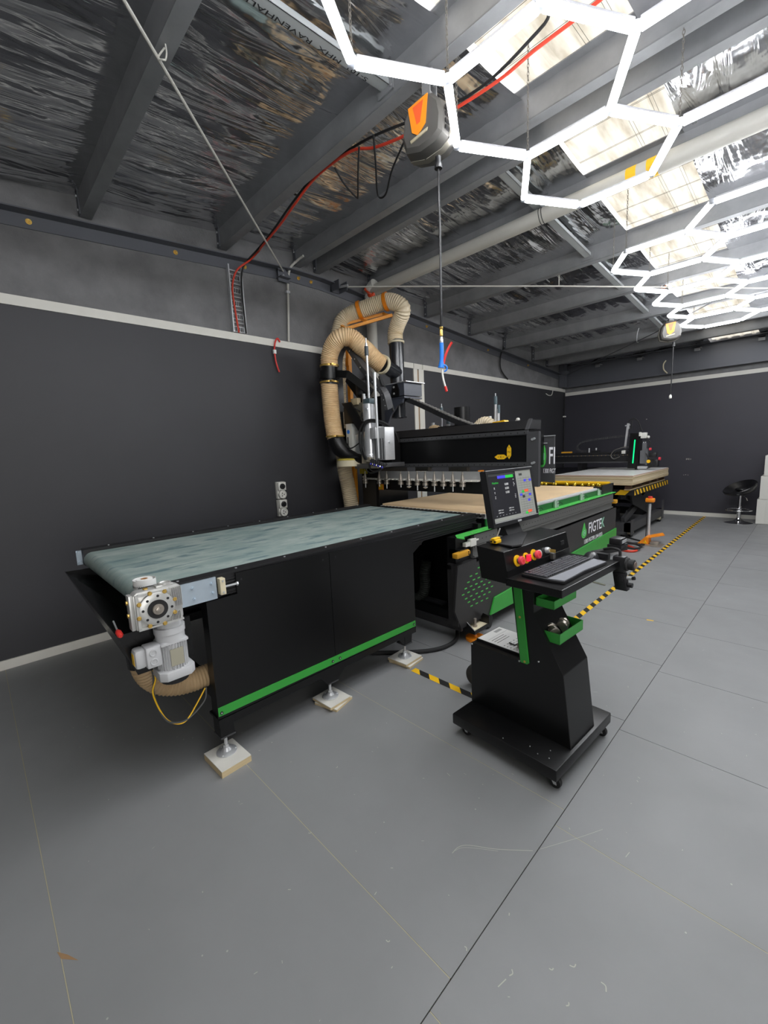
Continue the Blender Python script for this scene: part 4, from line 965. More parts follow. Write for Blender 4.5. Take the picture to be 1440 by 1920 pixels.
mb.text('1300 FIGT', .042, frame((2.512, 3.7205, 1.272), (1, 0, 0), (0, 0, 1)), .0006, 2, sx=.47, align='LEFT', bold=0.0)
mb.build('cover_lettering', [M_GREENV, M_TEALV, M_WHITEINK], GC, smooth=False, recalc=False)
# things on top of the beam: cylinders, poles, duct
mb = MB()
for x, z0, z1, r in ((1.11, 1.70, 1.83, .022), (1.24, 1.70, 2.0, .010), (1.33, 1.74, 1.80, .022), (1.86, 1.70, 1.84, .018), (1.925, 1.70, 1.96, .014), (1.955, 1.70, 1.90, .016)): mb.cyl((x, 3.90, z0), (x, 3.90, z1), r, n=12)
mb.cyl((1.24, 3.9, 1.97), (1.24, 3.9, 2.03), .006, n=8); mb.cyl((1.925, 3.9, 1.96), (1.925, 3.9, 2.06), .006, n=8)
mb.box(1.0, 2.0, 3.84, 3.96, 1.55, 1.70, 1)
mb.build('rear_cylinders', [M_ALU, M_BLACK], GA)
mb = MB(); mb.cyl((1.24, 3.9, 1.925), (1.24, 3.9, 1.99), .018, n=10); mb.cyl((1.925, 3.9, 1.95), (1.925, 3.9, 2.03), .018, n=10); mb.cyl((1.33, 3.9, 1.80), (1.33, 3.9, 1.87), .024, .014, n=10); mb.cyl((1.96, 3.9, 1.86), (1.96, 3.9, 1.94), .016, n=10); mb.build('cylinder_caps', mat('grey blue cap', S(78, 94, 100), 0.45), GA)
mb = MB(); mb.cyl((1.50, 3.92, 1.72), (1.50, 3.92, 1.965), .085, n=24); mb.box(1.23, 1.75, 3.84, 4.0, 1.70, 1.775); mb.build('dust_inlet', M_BLACK, GA)
mb = MB(); mb.hose([(1.72, 3.88, 1.73), (1.78, 3.88, 1.775), (1.85, 3.88, 1.775), (1.91, 3.88, 1.71), (1.92, 3.88, 1.62)], .06, .02, .008, 14); mb.build('duct_end', M_HOSEL, GA)
mb = MB(); mb.hose([(1.22, 3.88, 1.72), (1.16, 3.88, 1.75), (1.10, 3.88, 1.73), (1.08, 3.88, 1.64)], .055, .02, .008, 14); mb.build('duct_end', M_HOSE, GA)
mb = MB(); mb.prism([(2.085, 1.735), (2.095, 1.755), (2.21, 1.765), (2.23, 1.735)], 'y', 3.56, 3.64); mb.build('limit_block', M_YELLOW, GA, smooth=False)
mb = MB(); mb.sphere((2.33, 3.6, 1.76), .018); mb.cyl((2.31, 3.6, 1.745), (2.33, 3.6, 1.76), .01, n=8); mb.build('vent_cap', M_WHITEP, GA)
# drag chain over the beam
mb = MB(); cp = resample(smooth_path([(.80, 3.62, 2.165), (1.15, 3.72, 2.0), (1.51, 3.75, 1.83), (1.77, 3.75, 1.725), (1.86, 3.75, 1.66)], 10), .045)
for i, (a, b) in enumerate(zip(cp, cp[1:])):
    d = (b - a) * .46; c = (a + b) / 2
    mb.obox(c - d, c + d, .10, .05, 0); up = Vector((d.z, 0, -d.x)).normalized(); up = -up if up.z < 0 else up
    mb.obox(c - d * .55 + up * .03, c + d * .55 + up * .03, .085, .010, 1)
mb.build('drag_chain', [M_BLACKM, mat('lighter grey link', S(122, 120, 116), 0.45)], CN, smooth=False)  # plates on top of the links are a lighter grey than the links
# tool rack
mb = MB(); mb.box(.60, 2.02, 3.46, 3.466, 1.215, 1.30, 0); mb.box(.44, 2.02, 3.40, 3.455, 1.205, 1.222, 1)
for k in range(24): mb.box(.46 + .064 * k, .46 + .064 * k + .035, 3.36, 3.41, 1.208, 1.220, 1)
mb.box(.60, 2.3, 3.455, 3.50, 1.085, 1.205, 2); mb.cyl((.43, 3.39, 1.235), (.43, 3.41, 1.235), .014, n=10, m=1)
mb.box(1.17, 1.35, 3.50, 3.56, 1.30, 1.345, 3); mb.box(1.62, 1.84, 3.50, 3.56, 1.295, 1.34, 3); mb.box(1.98, 2.11, 3.46, 3.6, 1.345, 1.352, 4); mb.box(2.1, 2.13, 3.3, 3.35, 1.31, 1.32, 4)
mb.build('tool_rack', [mat('satin rack plate', S(176, 176, 176), 0.45, 0.3), M_WHITEP, M_BLACK, M_GREYP, M_ORANGE], CN, smooth=False)
TX = [.48, .72, .84, 1.06, 1.18, 1.30, 1.41, 1.53, 1.645, 1.76, 1.875]
NTH = ['leftmost tool holder, standing alone at the end of the white rack', 'second tool holder from the left end of the white rack', 'third tool holder from the left, just before the gap in the rack', 'first tool holder right of the gap in the white rack', 'second tool holder right of the gap in the white rack', 'third tool holder right of the gap in the white rack', 'middle tool holder of the group right of the rack gap, with a wide ring cutter', 'fourth tool holder from the right end of the white rack', 'third tool holder from the right end of the white rack', 'second tool holder from the right end of the white rack', 'rightmost tool holder in the white rack, nearest the monitor']
for i, x in enumerate(TX):
    t = thing('tool_holder', NTH[i], 'tool holder', (x, 3.378, 1.20), 0, 'tool holders in the gantry rack', local=True)
    mb = MB(); mb.lathe([(.019, -.042), (.023, -.04), (.023, -.018), (.017, -.015), (.017, -.006), (.026, -.003), (.026, .008), (.0165, .012), (.008, .075), (.005, .078), (.0055, .094), (.0065, .10), (.003, .104)], (0, 0, 0), n=18)
    for v_ in mb.bm.verts: v_.co.x *= 1.3; v_.co.y *= 1.3
    mb.build('taper_shank', M_SPIND, t)
    mb = MB(); L = (.05, .03, .05, .03, .02, .055, .03, .06, .03, .05, .03)[i]
    mb.cyl((0, 0, -.042), (0, 0, -.042 - L), .0065, n=10)
    if i in (4, 6): mb.lathe([(.012, -.05), (.026, -.058), (.022, -.066), (.005, -.075)], n=14)
    mb.build('cutter', M_STEEL, t)
# head carriage
HD = []
mb = MB(); mb.box(.48, 1.02, 3.37, 3.42, 1.38, 1.72); mb.box(.66, .80, 3.38, 3.43, 1.70, 2.14); mb.box(.50, .66, 3.36, 3.42, 1.70, 2.0); mb.box(.96, 1.03, 3.28, 3.42, 1.40, 1.70)
mb.box(.58, .72, 3.02, 3.16, 1.84, 2.02); mb.prism([(.60, 2.06), (.74, 2.06), (.94, 1.80), (.94, 1.74), (.86, 1.74)], 'y', 2.98, 3.0)
mb.box(.50, .62, 3.05, 3.25, 1.48, 1.80)
mb.build('carriage_plate', M_BLACK, CN, smooth=False)
mb = MB(); mb.box(.56, .88, 3.10, 3.34, 1.50, 1.80, 0, .008); mb.box(.60, .70, 3.02, 3.10, 1.52, 1.84, 1, .004); mb.box(.72, .86, 3.04, 3.10, 1.50, 1.72, 0, .004)
for z in (1.55, 1.60, 1.65): mb.bolt((.80, 3.04, z), (0, -1, 0), .007, .006, 3); mb.bolt((.84, 3.04, z + .02), (0, -1, 0), .007, .006, 3)
mb.box(.62, .635, 3.018, 3.022, 1.58, 1.70, 2); mb.box(.855, .905, 3.12, 3.20, 1.46, 2.0, 0)
SPN = mb.build('spindle_block', [M_ALU, M_WHITEP, M_INK, M_CHAR], CN)
mb = MB(); mb.lathe([(.022, 0), (.022, .003)], (.64, 3.019, 1.755), (0, -1, 0), 16); mb.build('blue_emblem', M_BLUE, SPN)
mb = MB(); mb.box(.70, .87, 3.05, 3.22, 1.86, 2.05, 0, .01); mb.box(.69, .80, 3.03, 3.08, 2.03, 2.10, 1, .004); mb.cyl((.80, 3.13, 2.05), (.80, 3.13, 2.13), .022, n=14, m=2)
mb.build('spindle_motor', [mat('dusty alloy', S(150, 144, 128), 0.45, 0.5, noise=.25, nscale=14), mat('dusty beige cover', S(176, 160, 128), 0.6), M_STEEL], CN)
mb = MB(); mb.lathe([(.055, 2.12), (.075, 2.14), (.075, 2.24), (.06, 2.28), (.03, 2.30)], (.775, 3.14, 0), n=20); mb.build('motor_cap', M_BLACKM, CN)
mb = MB(); mb.cyl((.945, 3.05, 1.47), (.945, 3.05, 2.02), .062, n=28); mb.lathe([(.064, 1.46), (.068, 1.47), (.068, 1.50), (.064, 1.51)], (.945, 3.05, 0), n=28); mb.cyl((1.0, 2.98, 1.96), (1.0, 2.965, 1.96), .016, n=12); mb.build('drop_cylinder', mat('satin aluminium tube', S(212, 213, 216), 0.26, 0.6), CN)
mb = MB(); mb.box(.92, 1.02, 3.0, 3.1, 2.02, 2.07, 0, .004); mb.build('cylinder_head', mat('grey blue cap', S(78, 94, 100), 0.45), CN)
mb = MB(); mb.box(1.03, 1.20, 3.02, 3.16, 1.44, 1.77, 0, .006)
for x in (1.06, 1.10, 1.14, 1.18): mb.box(x - .004, x + .004, 3.012, 3.022, 1.45, 1.66, 1)
mb.box(1.02, 1.10, 2.99, 3.05, 1.66, 1.77, 0, .003); mb.bolt((1.20, 3.08, 1.62), (1, 0, 0), .012, .02); mb.build('second_cylinder', [M_ALU, M_CHAR], CN)
for p, q, r in (((.885, 3.05, 1.88), (.885, 3.05, 2.13), .016), ((.962, 3.05, 2.05), (.958, 3.05, 2.62), .0125), ((1.10, 3.02, 1.46), (1.09, 3.02, 2.31), .015)):
    mb = MB(); mb.cyl(p, q, r, n=14); mb.cyl((q[0], q[1], q[2] - .03), q, r * 1.1, n=14); mb.build('guide_rod', M_STEEL, CN)
mb = MB(); mb.cyl((.958, 3.05, 2.50), (.958, 3.05, 2.59), .021, n=14); mb.cyl((.958, 3.05, 2.59), (.958, 3.05, 2.60), .012, n=10); mb.build('rod_sleeve', mat('dark blue grey sleeve', S(58, 68, 74), 0.4), CN)
mb = MB(); mb.cyl((.958, 3.05, 2.62), (.958, 3.05, 2.67), .006, n=8); mb.build('rod_tip', M_STEEL, CN)
for pts, r in (([(.94, 2.98, 1.45), (.90, 2.96, 1.55), (.885, 2.96, 1.68), (.91, 2.96, 1.78), (.99, 2.98, 1.845), (1.08, 3.02, 1.845), (1.16, 3.10, 1.80), (1.17, 3.2, 1.72), (1.12, 3.3, 1.62)], .011), ([(.97, 2.97, 1.45), (.935, 2.96, 1.55), (.93, 2.96, 1.68), (.95, 2.97, 1.78), (1.0, 2.98, 1.83), (1.08, 3.03, 1.825), (1.14, 3.12, 1.78), (1.15, 3.22, 1.70), (1.10, 3.32, 1.62)], .011),
               ([(.58, 3.0, 1.62), (.66, 2.98, 1.585), (.74, 2.98, 1.58), (.84, 3.0, 1.63)], .007), ([(.56, 2.98, 1.58), (.62, 2.96, 1.52), (.70, 2.96, 1.48), (.80, 3.0, 1.48)], .007), ([(.88, 3.03, 1.95), (.90, 2.98, 1.87), (.96, 2.97, 1.83)], .006), ([(.84, 3.1, 1.92), (.78, 3.0, 2.0), (.70, 3.0, 2.02), (.64, 3.04, 1.97)], .006),
               ([(1.02, 3.2, 2.2), (.98, 3.2, 2.3), (1.0, 3.3, 2.1), (1.02, 3.35, 1.95)], .014), ([(1.02, 2.95, 1.36), (1.10, 2.94, 1.33), (1.20, 2.96, 1.36), (1.24, 3.0, 1.42)], .006), ([(.96, 2.95, 1.36), (1.06, 2.93, 1.315), (1.18, 2.95, 1.34), (1.24, 3.0, 1.40)], .006)):
    mb = MB(); mb.tube(smooth_path(pts, 6), r, 8); mb.build('head_cable', M_RUBBER, CN)
mb = MB(); mb.box(.74, .96, 3.0, 3.30, 1.355, 1.405, 0, .004); mb.box(.96, 1.20, 3.0, 3.30, 1.37, 1.41, 1, .004); mb.box(1.03, 1.12, 2.97, 3.0, 1.36, 1.42, 2); mb.box(.86, .93, 3.0, 3.08, 1.41, 1.50, 2); mb.prism([(.93, 1.43), (1.02, 1.43), (.995, 1.475), (.95, 1.475)], 'y', 2.98, 3.08, 2); mb.build('drill_head', [M_GREYP, M_CHAR, mat('sandy alloy', S(190, 180, 160), 0.4, 0.5)], CN)
for k in range(7):
    mb = MB(); x = 1.03 + .027 * k; mb.tube([(x, 2.985, 1.45 - .006 * k), (x + .008, 2.965, 1.44 - .006 * k), (x + .018, 2.955, 1.415 - .006 * k)], .012, 8, 0); mb.cyl((x + .018, 2.954, 1.414 - .006 * k), (x + .023, 2.948, 1.40 - .006 * k), .009, n=8, m=1); mb.build('air_fitting', [M_PLASTIC, M_CHROME if k % 2 else mat('violet collar', S(70, 70, 190), 0.4)], CN)
mb = MB(); mb.lathe([(.13, 1.47), (.15, 1.465), (.16, 1.45)], (.62, 3.06, 0), n=30, m=1); mb.lathe([(.155, 1.452), (.168, 1.385), (.166, 1.382), (.14, 1.40), (.13, 1.452)], (.62, 3.06, 0), n=60); mb.build('dust_brush', [M_CREAM, mat('yellow ring', S(190, 172, 70), 0.5)], CN)
# ducting of the head
mb = MB(); mb.hose([(.44, 2.95, 2.31), (.445, 2.95, 2.17), (.455, 2.95, 1.96), (.475, 2.95, 1.80), (.50, 2.95, 1.69)], .096, .0195, .008, 24); mb.build('head_duct', M_HOSE, CN)
mb = MB(); mb.hose([(.465, 2.95, 2.46), (.475, 2.95, 2.56), (.53, 2.96, 2.665), (.63, 2.99, 2.735), (.70, 3.08, 2.73), (.74, 3.16, 2.66), (.745, 3.27, 2.60), (.76, 3.37, 2.525), (.785, 3.44, 2.48)], .096, .0195, .008, 24); mb.build('head_duct', M_HOSE, CN)
mb = MB(); mb.cyl((.445, 2.95, 2.28), (.46, 2.95, 2.48), .093, n=28); mb.build('duct_coupling', M_BLACK, CN)
for z, a in ((2.30, (.443, 2.95)), (2.47, (.462, 2.95)), (1.715, (.495, 2.95))):
    mb = MB(); mb.pipe((a[0], a[1], z - .008), (a[0], a[1], z + .008), .104, .094, 28); mb.box(a[0] + .085, a[0] + .12, a[1] - .06, a[1] - .03, z - .008, z + .008); mb.build('hose_clamp', M_BRASS, CN)
mb = MB(); mb.tube([V((.505, 2.95, 1.69)), V((.51, 2.95, 1.655)), V((.555, 2.97, 1.575)), V((.64, 3.0, 1.50)), V((.74, 3.04, 1.465)), V((.82, 3.06, 1.46))], .095, 24, rf=lambda i, L: (.092, .098, .095, .075, .055, .05)[i]); mb.build('duct_elbow', M_BLACK, CN)
mb = MB(); mb.pipe((.448, 2.95, 2.335), (.455, 2.95, 2.415), .112, .094, 28); mb.obox((.54, 2.96, 2.375), (.73, 2.98, 2.345), .03, .075, up=(0, 0, 1)); mb.obox((.72, 2.98, 2.35), (.94, 3.12, 2.14), .03, .075); mb.build('duct_bracket', M_BLACK, CN)
mb = MB(); ap = smooth_path([(.36, 3.15, 2.0), (.36, 3.15, 2.43), (.385, 3.15, 2.60), (.45, 3.15, 2.685), (.53, 3.15, 2.70), (.60, 3.15, 2.65), (.78, 3.16, 2.42), (.95, 3.2, 2.22), (1.0, 3.25, 2.12), (1.0, 3.3, 1.98)], 5)
for a, b in zip(ap, ap[1:]): mb.obox(a, b + (b - a) * .1, .09, .05, 0, up=Vector((-(b - a).z, 0, (b - a).x)))
for p in ap[::2]: mb.bolt((p.x, p.y - .045, p.z), (0, -1, 0), .007, .004, 1)
mb.build('arched_support', [M_CHAR, M_STEEL], CN, smooth=False)
mb = MB(); mb.obox((.48, 3.2, 2.36), (.72, 3.2, 2.10), .05, .09); mb.obox((.30, 3.2, 2.3), (.30, 3.2, 1.7), .04, .05); mb.build('support_strut', M_BLACK, CN, smooth=False)
mb = MB(); mb.box(.66, 1.0, 3.55, 3.85, 2.135, 2.275); mb.box(.66, 1.04, 3.54, 3.86, 2.275, 2.283, 1); mb.prism([(.80, 2.13), (.84, 2.26), (.90, 2.27), (.93, 2.20), (.93, 2.13)], 'y', 3.535, 3.55, 2)
for z in (2.165, 2.235): mb.bolt((.86, 3.535, z), (0, -1, 0), .012, .008, 1)
mb.prism([(.66, 2.11), (.98, 2.11), (.96, 2.06), (.88, 2.03), (.78, 1.94), (.72, 1.83), (.66, 1.83)], 'y', 3.55, 3.58); mb.box(.66, 1.0, 3.55, 3.85, 2.105, 2.125)
mb.build('chain_box', [mat('blue grey steel', S(66, 70, 80), 0.35), M_STEEL, M_BLACK], CN, smooth=False)
mb = MB(); mb.cyl((.715, 3.75, 2.28), (.715, 3.75, 2.80), .085, n=32); mb.cyl((.715, 3.75, 1.92), (.715, 3.75, 2.11), .085, n=32); mb.pipe((.715, 3.75, 1.915), (.715, 3.75, 1.925), .10, .06, 32); mb.cyl((.782, 3.43, 2.486), (.72, 3.73, 2.43), .082, n=28); mb.build('duct_manifold', mat('gloss black duct', S(34, 36, 40), 0.18), CN)
mb = MB(); mb.pipe((.786, 3.42, 2.487), (.779, 3.455, 2.482), .106, .09, 28); mb.build('hose_clamp', M_CREAM, CN)
mb = MB(); mb.pipe((.715, 3.75, 2.765), (.715, 3.75, 2.785), .098, .08, 28); mb.build('hose_clamp', M_CREAM, CN)

# the long hose on its orange stand
DH = thing('dust_hose', 'big tan ribbed dust hose looping over the orange stand', 'hose', (.25, 3.3, .8))
mb = MB(); mb.hose([(.713, 3.75, 2.76), (.705, 3.75, 2.82), (.715, 3.75, 2.90), (.78, 3.74, 2.99), (.86, 3.72, 3.06), (.87, 3.70, 3.12), (.80, 3.65, 3.175), (.686, 3.6, 3.20), (.54, 3.5, 3.16), (.367, 3.4, 3.115), (.28, 3.33, 3.05), (.235, 3.30, 2.93), (.20, 3.30, 2.78), (.18, 3.30, 2.56), (.17, 3.30, 2.28), (.155, 3.30, 2.0), (.15, 3.30, 1.72), (.18, 3.30, 1.50), (.21, 3.29, 1.32), (.25, 3.29, 1.15), (.29, 3.29, .95), (.30, 3.30, .78)], .092, .021, .009, 22)
mb.build('hose_body', M_HOSEL, DH)
ST = thing('hose_stand', 'orange steel stand holding up the big tan dust hose', 'stand', (.35, 3.3, 0))
mb = MB(); mb.box(.20, .25, 3.41, 3.455, .012, 2.98); mb.obox((.225, 3.435, 2.96), (.34, 3.26, 2.95), .03, .03); mb.build('pole', M_ORANGEP, ST, smooth=False)
mb = MB(); mb.box(.02, .32, 3.2, 3.5, 0, .012); mb.build('foot_plate', M_ORANGEP, ST, smooth=False)
mb = MB(); A1, A2, B1, B2 = V((.28, 3.27, 2.985)), V((.62, 3.68, 3.105)), V((.40, 3.24, 2.91)), V((.76, 3.66, 3.05))
mb.obox(A1, A2, .026, .032); mb.obox(B1, B2, .026, .032)
for t_ in (0.03, .5, .97): mb.obox(A1.lerp(A2, t_), B1.lerp(B2, t_), .035, .026)
mb.build('arm', M_ORANGEP, ST, smooth=False)
for c, d in (((.45, 3.447, 3.142), (.6, .4, .16)), ((.72, 3.617, 3.196), (.9, .35, .12))):
    mb = MB(); d = V(d).normalized() * .02; mb.pipe(V(c) - d, V(c) + d, .101, .094, 28); mb.build('hose_strap', M_ORANGE, ST)
mb = MB(); mb.box(.13, .26, 3.395, 3.41, 2.56, 2.64); mb.build('plate_bracket', M_ORANGEP, ST, smooth=False)
mb = MB(); mb.box(.05, .25, 3.39, 3.41, 1.42, 1.50); mb.build('plate_bracket', M_ORANGEP, ST, smooth=False)
# MDF board on the bed
MD = thing('mdf_board', 'large plain brown board lying on the router bed under the gantry', 'board', (1.6, 4.46, .944))
mb = MB(); mb.box(.94, 2.265, 3.20, 5.69, .945, .963, 0, .001); mb.build('board', M_MDF, MD, smooth=False)
# ------------------------------------------------------------------ control console on castors
OX, OY, OA = 2.972, 1.685, math.radians(-3.3)
CM = Matrix.Translation((OX, OY, 0)) @ Matrix.Rotation(OA, 4, 'Z')
def cpt(u, v, z): return tuple(CM @ Vector((u, v, z)))
def cthing(name, label, cat, u, v, z, rz=0.0, group=None):
    return thing(name, label, cat, cpt(u, v, z), OA + rz, group, local=True)
CO = thing('control_console', 'black wheeled control console with green trays and red stop buttons', 'control console', (OX, OY, 0), OA, local=True)
mb = MB(); mb.box(0, .58, 0, .59, .064, .122, 0, .006); mb.build('base', M_BLACK, CO)
mb = MB(); mb.prism([(.0, .122), (.565, .122), (.522, .474), (.37, .735), (.37, .905), (.245, .905), (.305, .466), (.0, .466)], 'y', .168, .42, 0, .003); mb.build('pedestal', M_BLACK, CO, smooth=False)
mb = MB()
for u, v, z in ((.01, .166, .462), (.30, .164, .468), (.40, .168, .50)): mb.sphere((u, v, z), .005, n=8)
for u, v in ((.42, .06), (.47, .04), (.52, .05), (.3, .02), (.5, .10)): mb.sphere((u, v, .123), .003, n=6)
mb.build('rivet', M_STEEL, CO)
mb = MB(); mb.prism([(.262, .90), (.303, .90), (.352, .475), (.345, .468), (.312, .468), (.308, .475)], 'y', .160, .168)
for u, z in ((.332, .478), (.305, .70)): mb.cyl((u, .160, z), (u, .158, z), .006, n=10, m=1)
mb.build('green_strip', [M_GREEN, M_BRASS], CO, smooth=False)
def tray(u0, u1, v0, v1, z0, z1):
    mb = MB(); t = .003
    mb.box(u0, u1, v0, v1, z0, z0 + t); mb.box(u0, u0 + t, v0, v1, z0, z1); mb.box(u1 - t, u1, v0, v1, z0, z1); mb.box(u0, u1, v0, v0 + t, z0, z1); mb.box(u0, u1, v1 - t, v1, z0, z1)
    mb.build('parts_tray', M_GREEN, CO, smooth=False)
tray(.372, .462, .19, .415, .768, .808); tray(.374, .492, .19, .43, .606, .656)
mb = MB(); mb.prism([(.155, 1.06), (.306, 1.05), (.327, .948), (.327, .903), (.182, .905)], 'y', .02, .625, 0, .003); CB = mb.build('control_box', M_BLACK, CO, smooth=False)
mb = MB(); mb.box(.32, .583, .015, .625, .898, .934, 0, .003); mb.box(.322, .328, .02, .62, .934, .965); mb.build('keyboard_shelf', M_BLACK, CO, smooth=False)
for u, v in ((.045, .055), (.54, .05), (.54, .545), (.045, .54)):
    mb = MB(); mb.box(u - .018, u + .018, v - .018, v + .018, .058, .066); mb.prism([(-.014, .06), (.014, .06), (.022, .02), (.008, .02)], 'y', -.014, -.011, M=Matrix.Translation((u, v, 0))); mb.prism([(-.014, .06), (.014, .06), (.022, .02), (.008, .02)], 'y', .011, .014, M=Matrix.Translation((u, v, 0)))
    c = mb.build('caster', M_STEEL, CO, smooth=False)
    mb = MB(); mb.lathe([(.012, -.0105), (.026, -.010), (.0275, -.005), (.0275, .005), (.026, .010), (.012, .0105)], (u + .012, v, .0278), (0, 1, 0), 20); mb.build('caster_wheel', M_RUBBER, c)
FD = Vector((.98, 0, .2)).normalized()
def onface(v, z): return Vector((.306 + (.327 - .306) * (1.05 - z) / (1.05 - .948), v, z))
for v in (.112, .26):
    p = onface(v, .994); mb = MB(); mb.lathe([(.027, 0), (.027, .004), (.019, .006)], p, FD, 26); L_ = mb.build('legend_ring', M_YELLOW, CB)
    mb = MB(); mb.lathe([(.012, .004), (.012, .018)], p, FD, 18); mb.build('button_stem', M_GREYP, L_)
    mb = MB(); mb.lathe([(.014, .016), (.0205, .019), (.021, .028), (.018, .034), (.010, .035)], p, FD, 24, 0); mb.lathe([(.008, .035), (.007, .0357)], p, FD, 16, 1); mb.build('stop_button', [M_PINK, M_RED], L_)
p = onface(.188, .992); mb = MB(); mb.lathe([(.026, 0), (.026, .004), (.019, .006)], p, FD, 26); L_ = mb.build('legend_ring', M_YELLOW, CB)
mb = MB(); q = p + FD * .010; mb.box(q.x - .010, q.x + .004, .188 - .012, .188 + .012, q.z - .015, q.z + .015, 0); mb.build('switch_shroud', M_INK, L_, smooth=False)
mb = MB(); q = p + FD * .02; mb.box(q.x - .010, q.x + .004, .188 - .013, .188 + .013, q.z - .016, q.z + .016, 0, .003); mb.torus(q + Vector((.0045, 0, 0)), (1, 0, 0), .006, .0014, 16, 5, 1); mb.build('lit_switch', [M_LRED, M_PINK], L_)
p = onface(.312, .99); mb = MB(); mb.lathe([(.019, 0), (.019, .006), (.012, .008)], p, FD, 24); mb.build('white_button', mat('off white button', S(200, 210, 200), 0.4), CB)
p = onface(.385, .993); mb = MB(); mb.lathe([(.016, 0), (.016, .012), (.012, .02)], p, FD, 18, 0); mb.build('key_switch', [M_STEEL], CB)
mb = MB(); mb.box(p.x + .02, p.x + .05, .383, .386, p.z - .006, p.z + .010, 0); mb.build('key', M_BRASS, CB, smooth=False)
p = onface(.42, .965); mb = MB(); mb.box(p.x, p.x + .02, .408, .432, .944, .975, 0); mb.cyl((p.x + .01, .42, .944), (p.x + .015, .425, .93), .006, n=8, m=1); mb.build('key_tag', [M_GREYP, M_INK], CB, smooth=False)
p = onface(.56, .998); mb = MB(); mb.box(p.x - .003, p.x + .0015, .542, .578, .982, 1.012); mb.build('port_opening', M_INK, CB, smooth=False)
# monitor
MN = cthing('monitor', 'flat computer monitor on the console showing a machine control screen', 'monitor', .13, .38, 1.056)
A = Vector((.020, 0, -.264)) ; 
def mpt(s_, t_, n_):  # s along v, t up the screen, n towards the operator
    up = Vector((-.05, 0, .285)).normalized(); nn = Vector((up.z, 0, -up.x))
    return Vector((.02, .008, .064)) + Vector((0, s_, 0)) + up * t_ + nn * n_
def mslab(mb, s0, s1, t0, t1, n0, n1, m=0):
    mb.hexa([mpt(s0, t0, n0), mpt(s1, t0, n0), mpt(s1, t0, n1), mpt(s0, t0, n1), mpt(s0, t1, n0), mpt(s1, t1, n0), mpt(s1, t1, n1), mpt(s0, t1, n1)], m)
W_, H_ = .44, .291
mb = MB(); mslab(mb, -W_ / 2, W_ / 2, 0, H_, -.03, 0); mslab(mb, -.12, .12, .05, .22, -.055, -.03); mb.build('monitor_case', M_PLASTIC, MN, smooth=False)
mb = MB(); b_ = .016
mslab(mb, -W_ / 2, W_ / 2, 0, b_ + .008, 0, .006); mslab(mb, -W_ / 2, W_ / 2, H_ - b_, H_, 0, .006); mslab(mb, -W_ / 2, -W_ / 2 + b_, b_, H_ - b_, 0, .006); mslab(mb, W_ / 2 - b_, W_ / 2, b_, H_ - b_, 0, .006)
mslab(mb, -W_ / 2, W_ / 2, H_ - .002, H_ + .001, -.01, .007, 1); mslab(mb, -W_ / 2 + b_, W_ / 2 - .004, b_ + .004, b_ + .007, .0, .0075, 1); mslab(mb, .0, .035, .004, .014, .005, .008, 1); mb.build('bezel', [M_PLASTIC, M_ALU], MN, smooth=False)
mb = MB(); s0, s1, t0, t1 = -W_ / 2 + b_, W_ / 2 - b_, b_ + .008, H_ - b_
def pix(x0, x1, y0, y1, m, n=.0022):  # fractions of the screen
    a, b, c, d = s0 + (s1 - s0) * x0, s0 + (s1 - s0) * x1, t1 - (t1 - t0) * y1, t1 - (t1 - t0) * y0
    mb.face([mb.v(mpt(a, c, n)), mb.v(mpt(b, c, n)), mb.v(mpt(b, d, n)), mb.v(mpt(a, d, n))], m)
pix(0, 1, 0, 1, 0, .0012); pix(.62, 1, 0, 1, 1, .0017); pix(0, .62, .92, 1, 1, .0017); pix(0, .60, .0, .06, 5, .0017)
pix(.20, .38, .06, .12, 3); pix(.38, .56, .06, .12, 2)
for (x, y, m) in ((.80, .20, 3), (.93, .20, 3), (.66, .50, 3), (.88, .52, 3), (.72, .44, 2), (.84, .64, 3), (.74, .91, 2)): pix(x, x + .06, y, y + .05, m)
pix(.78, .88, .42, .48, 4); pix(.80, .90, .88, .935, 4); pix(.70, .78, .06, .11, 5); pix(.72, .78, .54, .60, 5)
for i in range(16): pix(.66, .96, .165 + .052 * i, .169 + .052 * i, 5)
for i in range(5): pix(.66 + .07 * i, .662 + .07 * i, .14, .97, 5)
def scrtext(txt, x, y, h, m, sx=1.0):
    o = mpt(s0 + (s1 - s0) * x, t1 - (t1 - t0) * y, .0026); up = Vector((-.05, 0, .285)).normalized()
    mb.text(txt, h, frame(o, (0, 1, 0), up), .0001, m, sx=sx, align='LEFT')
scrtext('Machine', .07, .22, .011, 2, 1.1)
for i, c in enumerate('XYZ'):
    scrtext(c, .09, .33 + .095 * i, .012, 6, .9); scrtext('0.000', .34, .27 + .085 * i, .012, 6, .95)
scrtext('0 0', .54, .18, .006, 6); scrtext('50\n100\n0', .54, .25, .006, 6); scrtext('1.0\n0.0\n20', .54, .50, .006, 6)
for x, y in ((.12, .78), (.12, .83), (.36, .77), (.36, .82)): scrtext('0.000  0 mm', x, y, .0065, 6)
for i in range(7): scrtext('- o', .06 + .07 * i, .885, .006, 6)
mb.build('screen', [M_SCREEN, M_SCRG, M_SCRGR, M_SCRB, M_SCRR, mat('screen shade', S(70, 72, 72), 0.3), M_SCRT], MN, smooth=False, recalc=False)
mb = MB(); mb.prism([(-.045, 0), (.02, 0), (-.012, .062), (-.03, .14), (-.06, .14)], 'y', -.075, .07); mb.build('stand_neck', M_PLASTIC, MN, smooth=False)
mb = MB(); mb.prism([(.02, -.27), (.165, -.275), (.185, -.22), (.06, .04), (.03, .06), (.0, .0)], 'z', .0008, .008); mb.build('stand_base', [M_PLASTIC], MN, smooth=False)
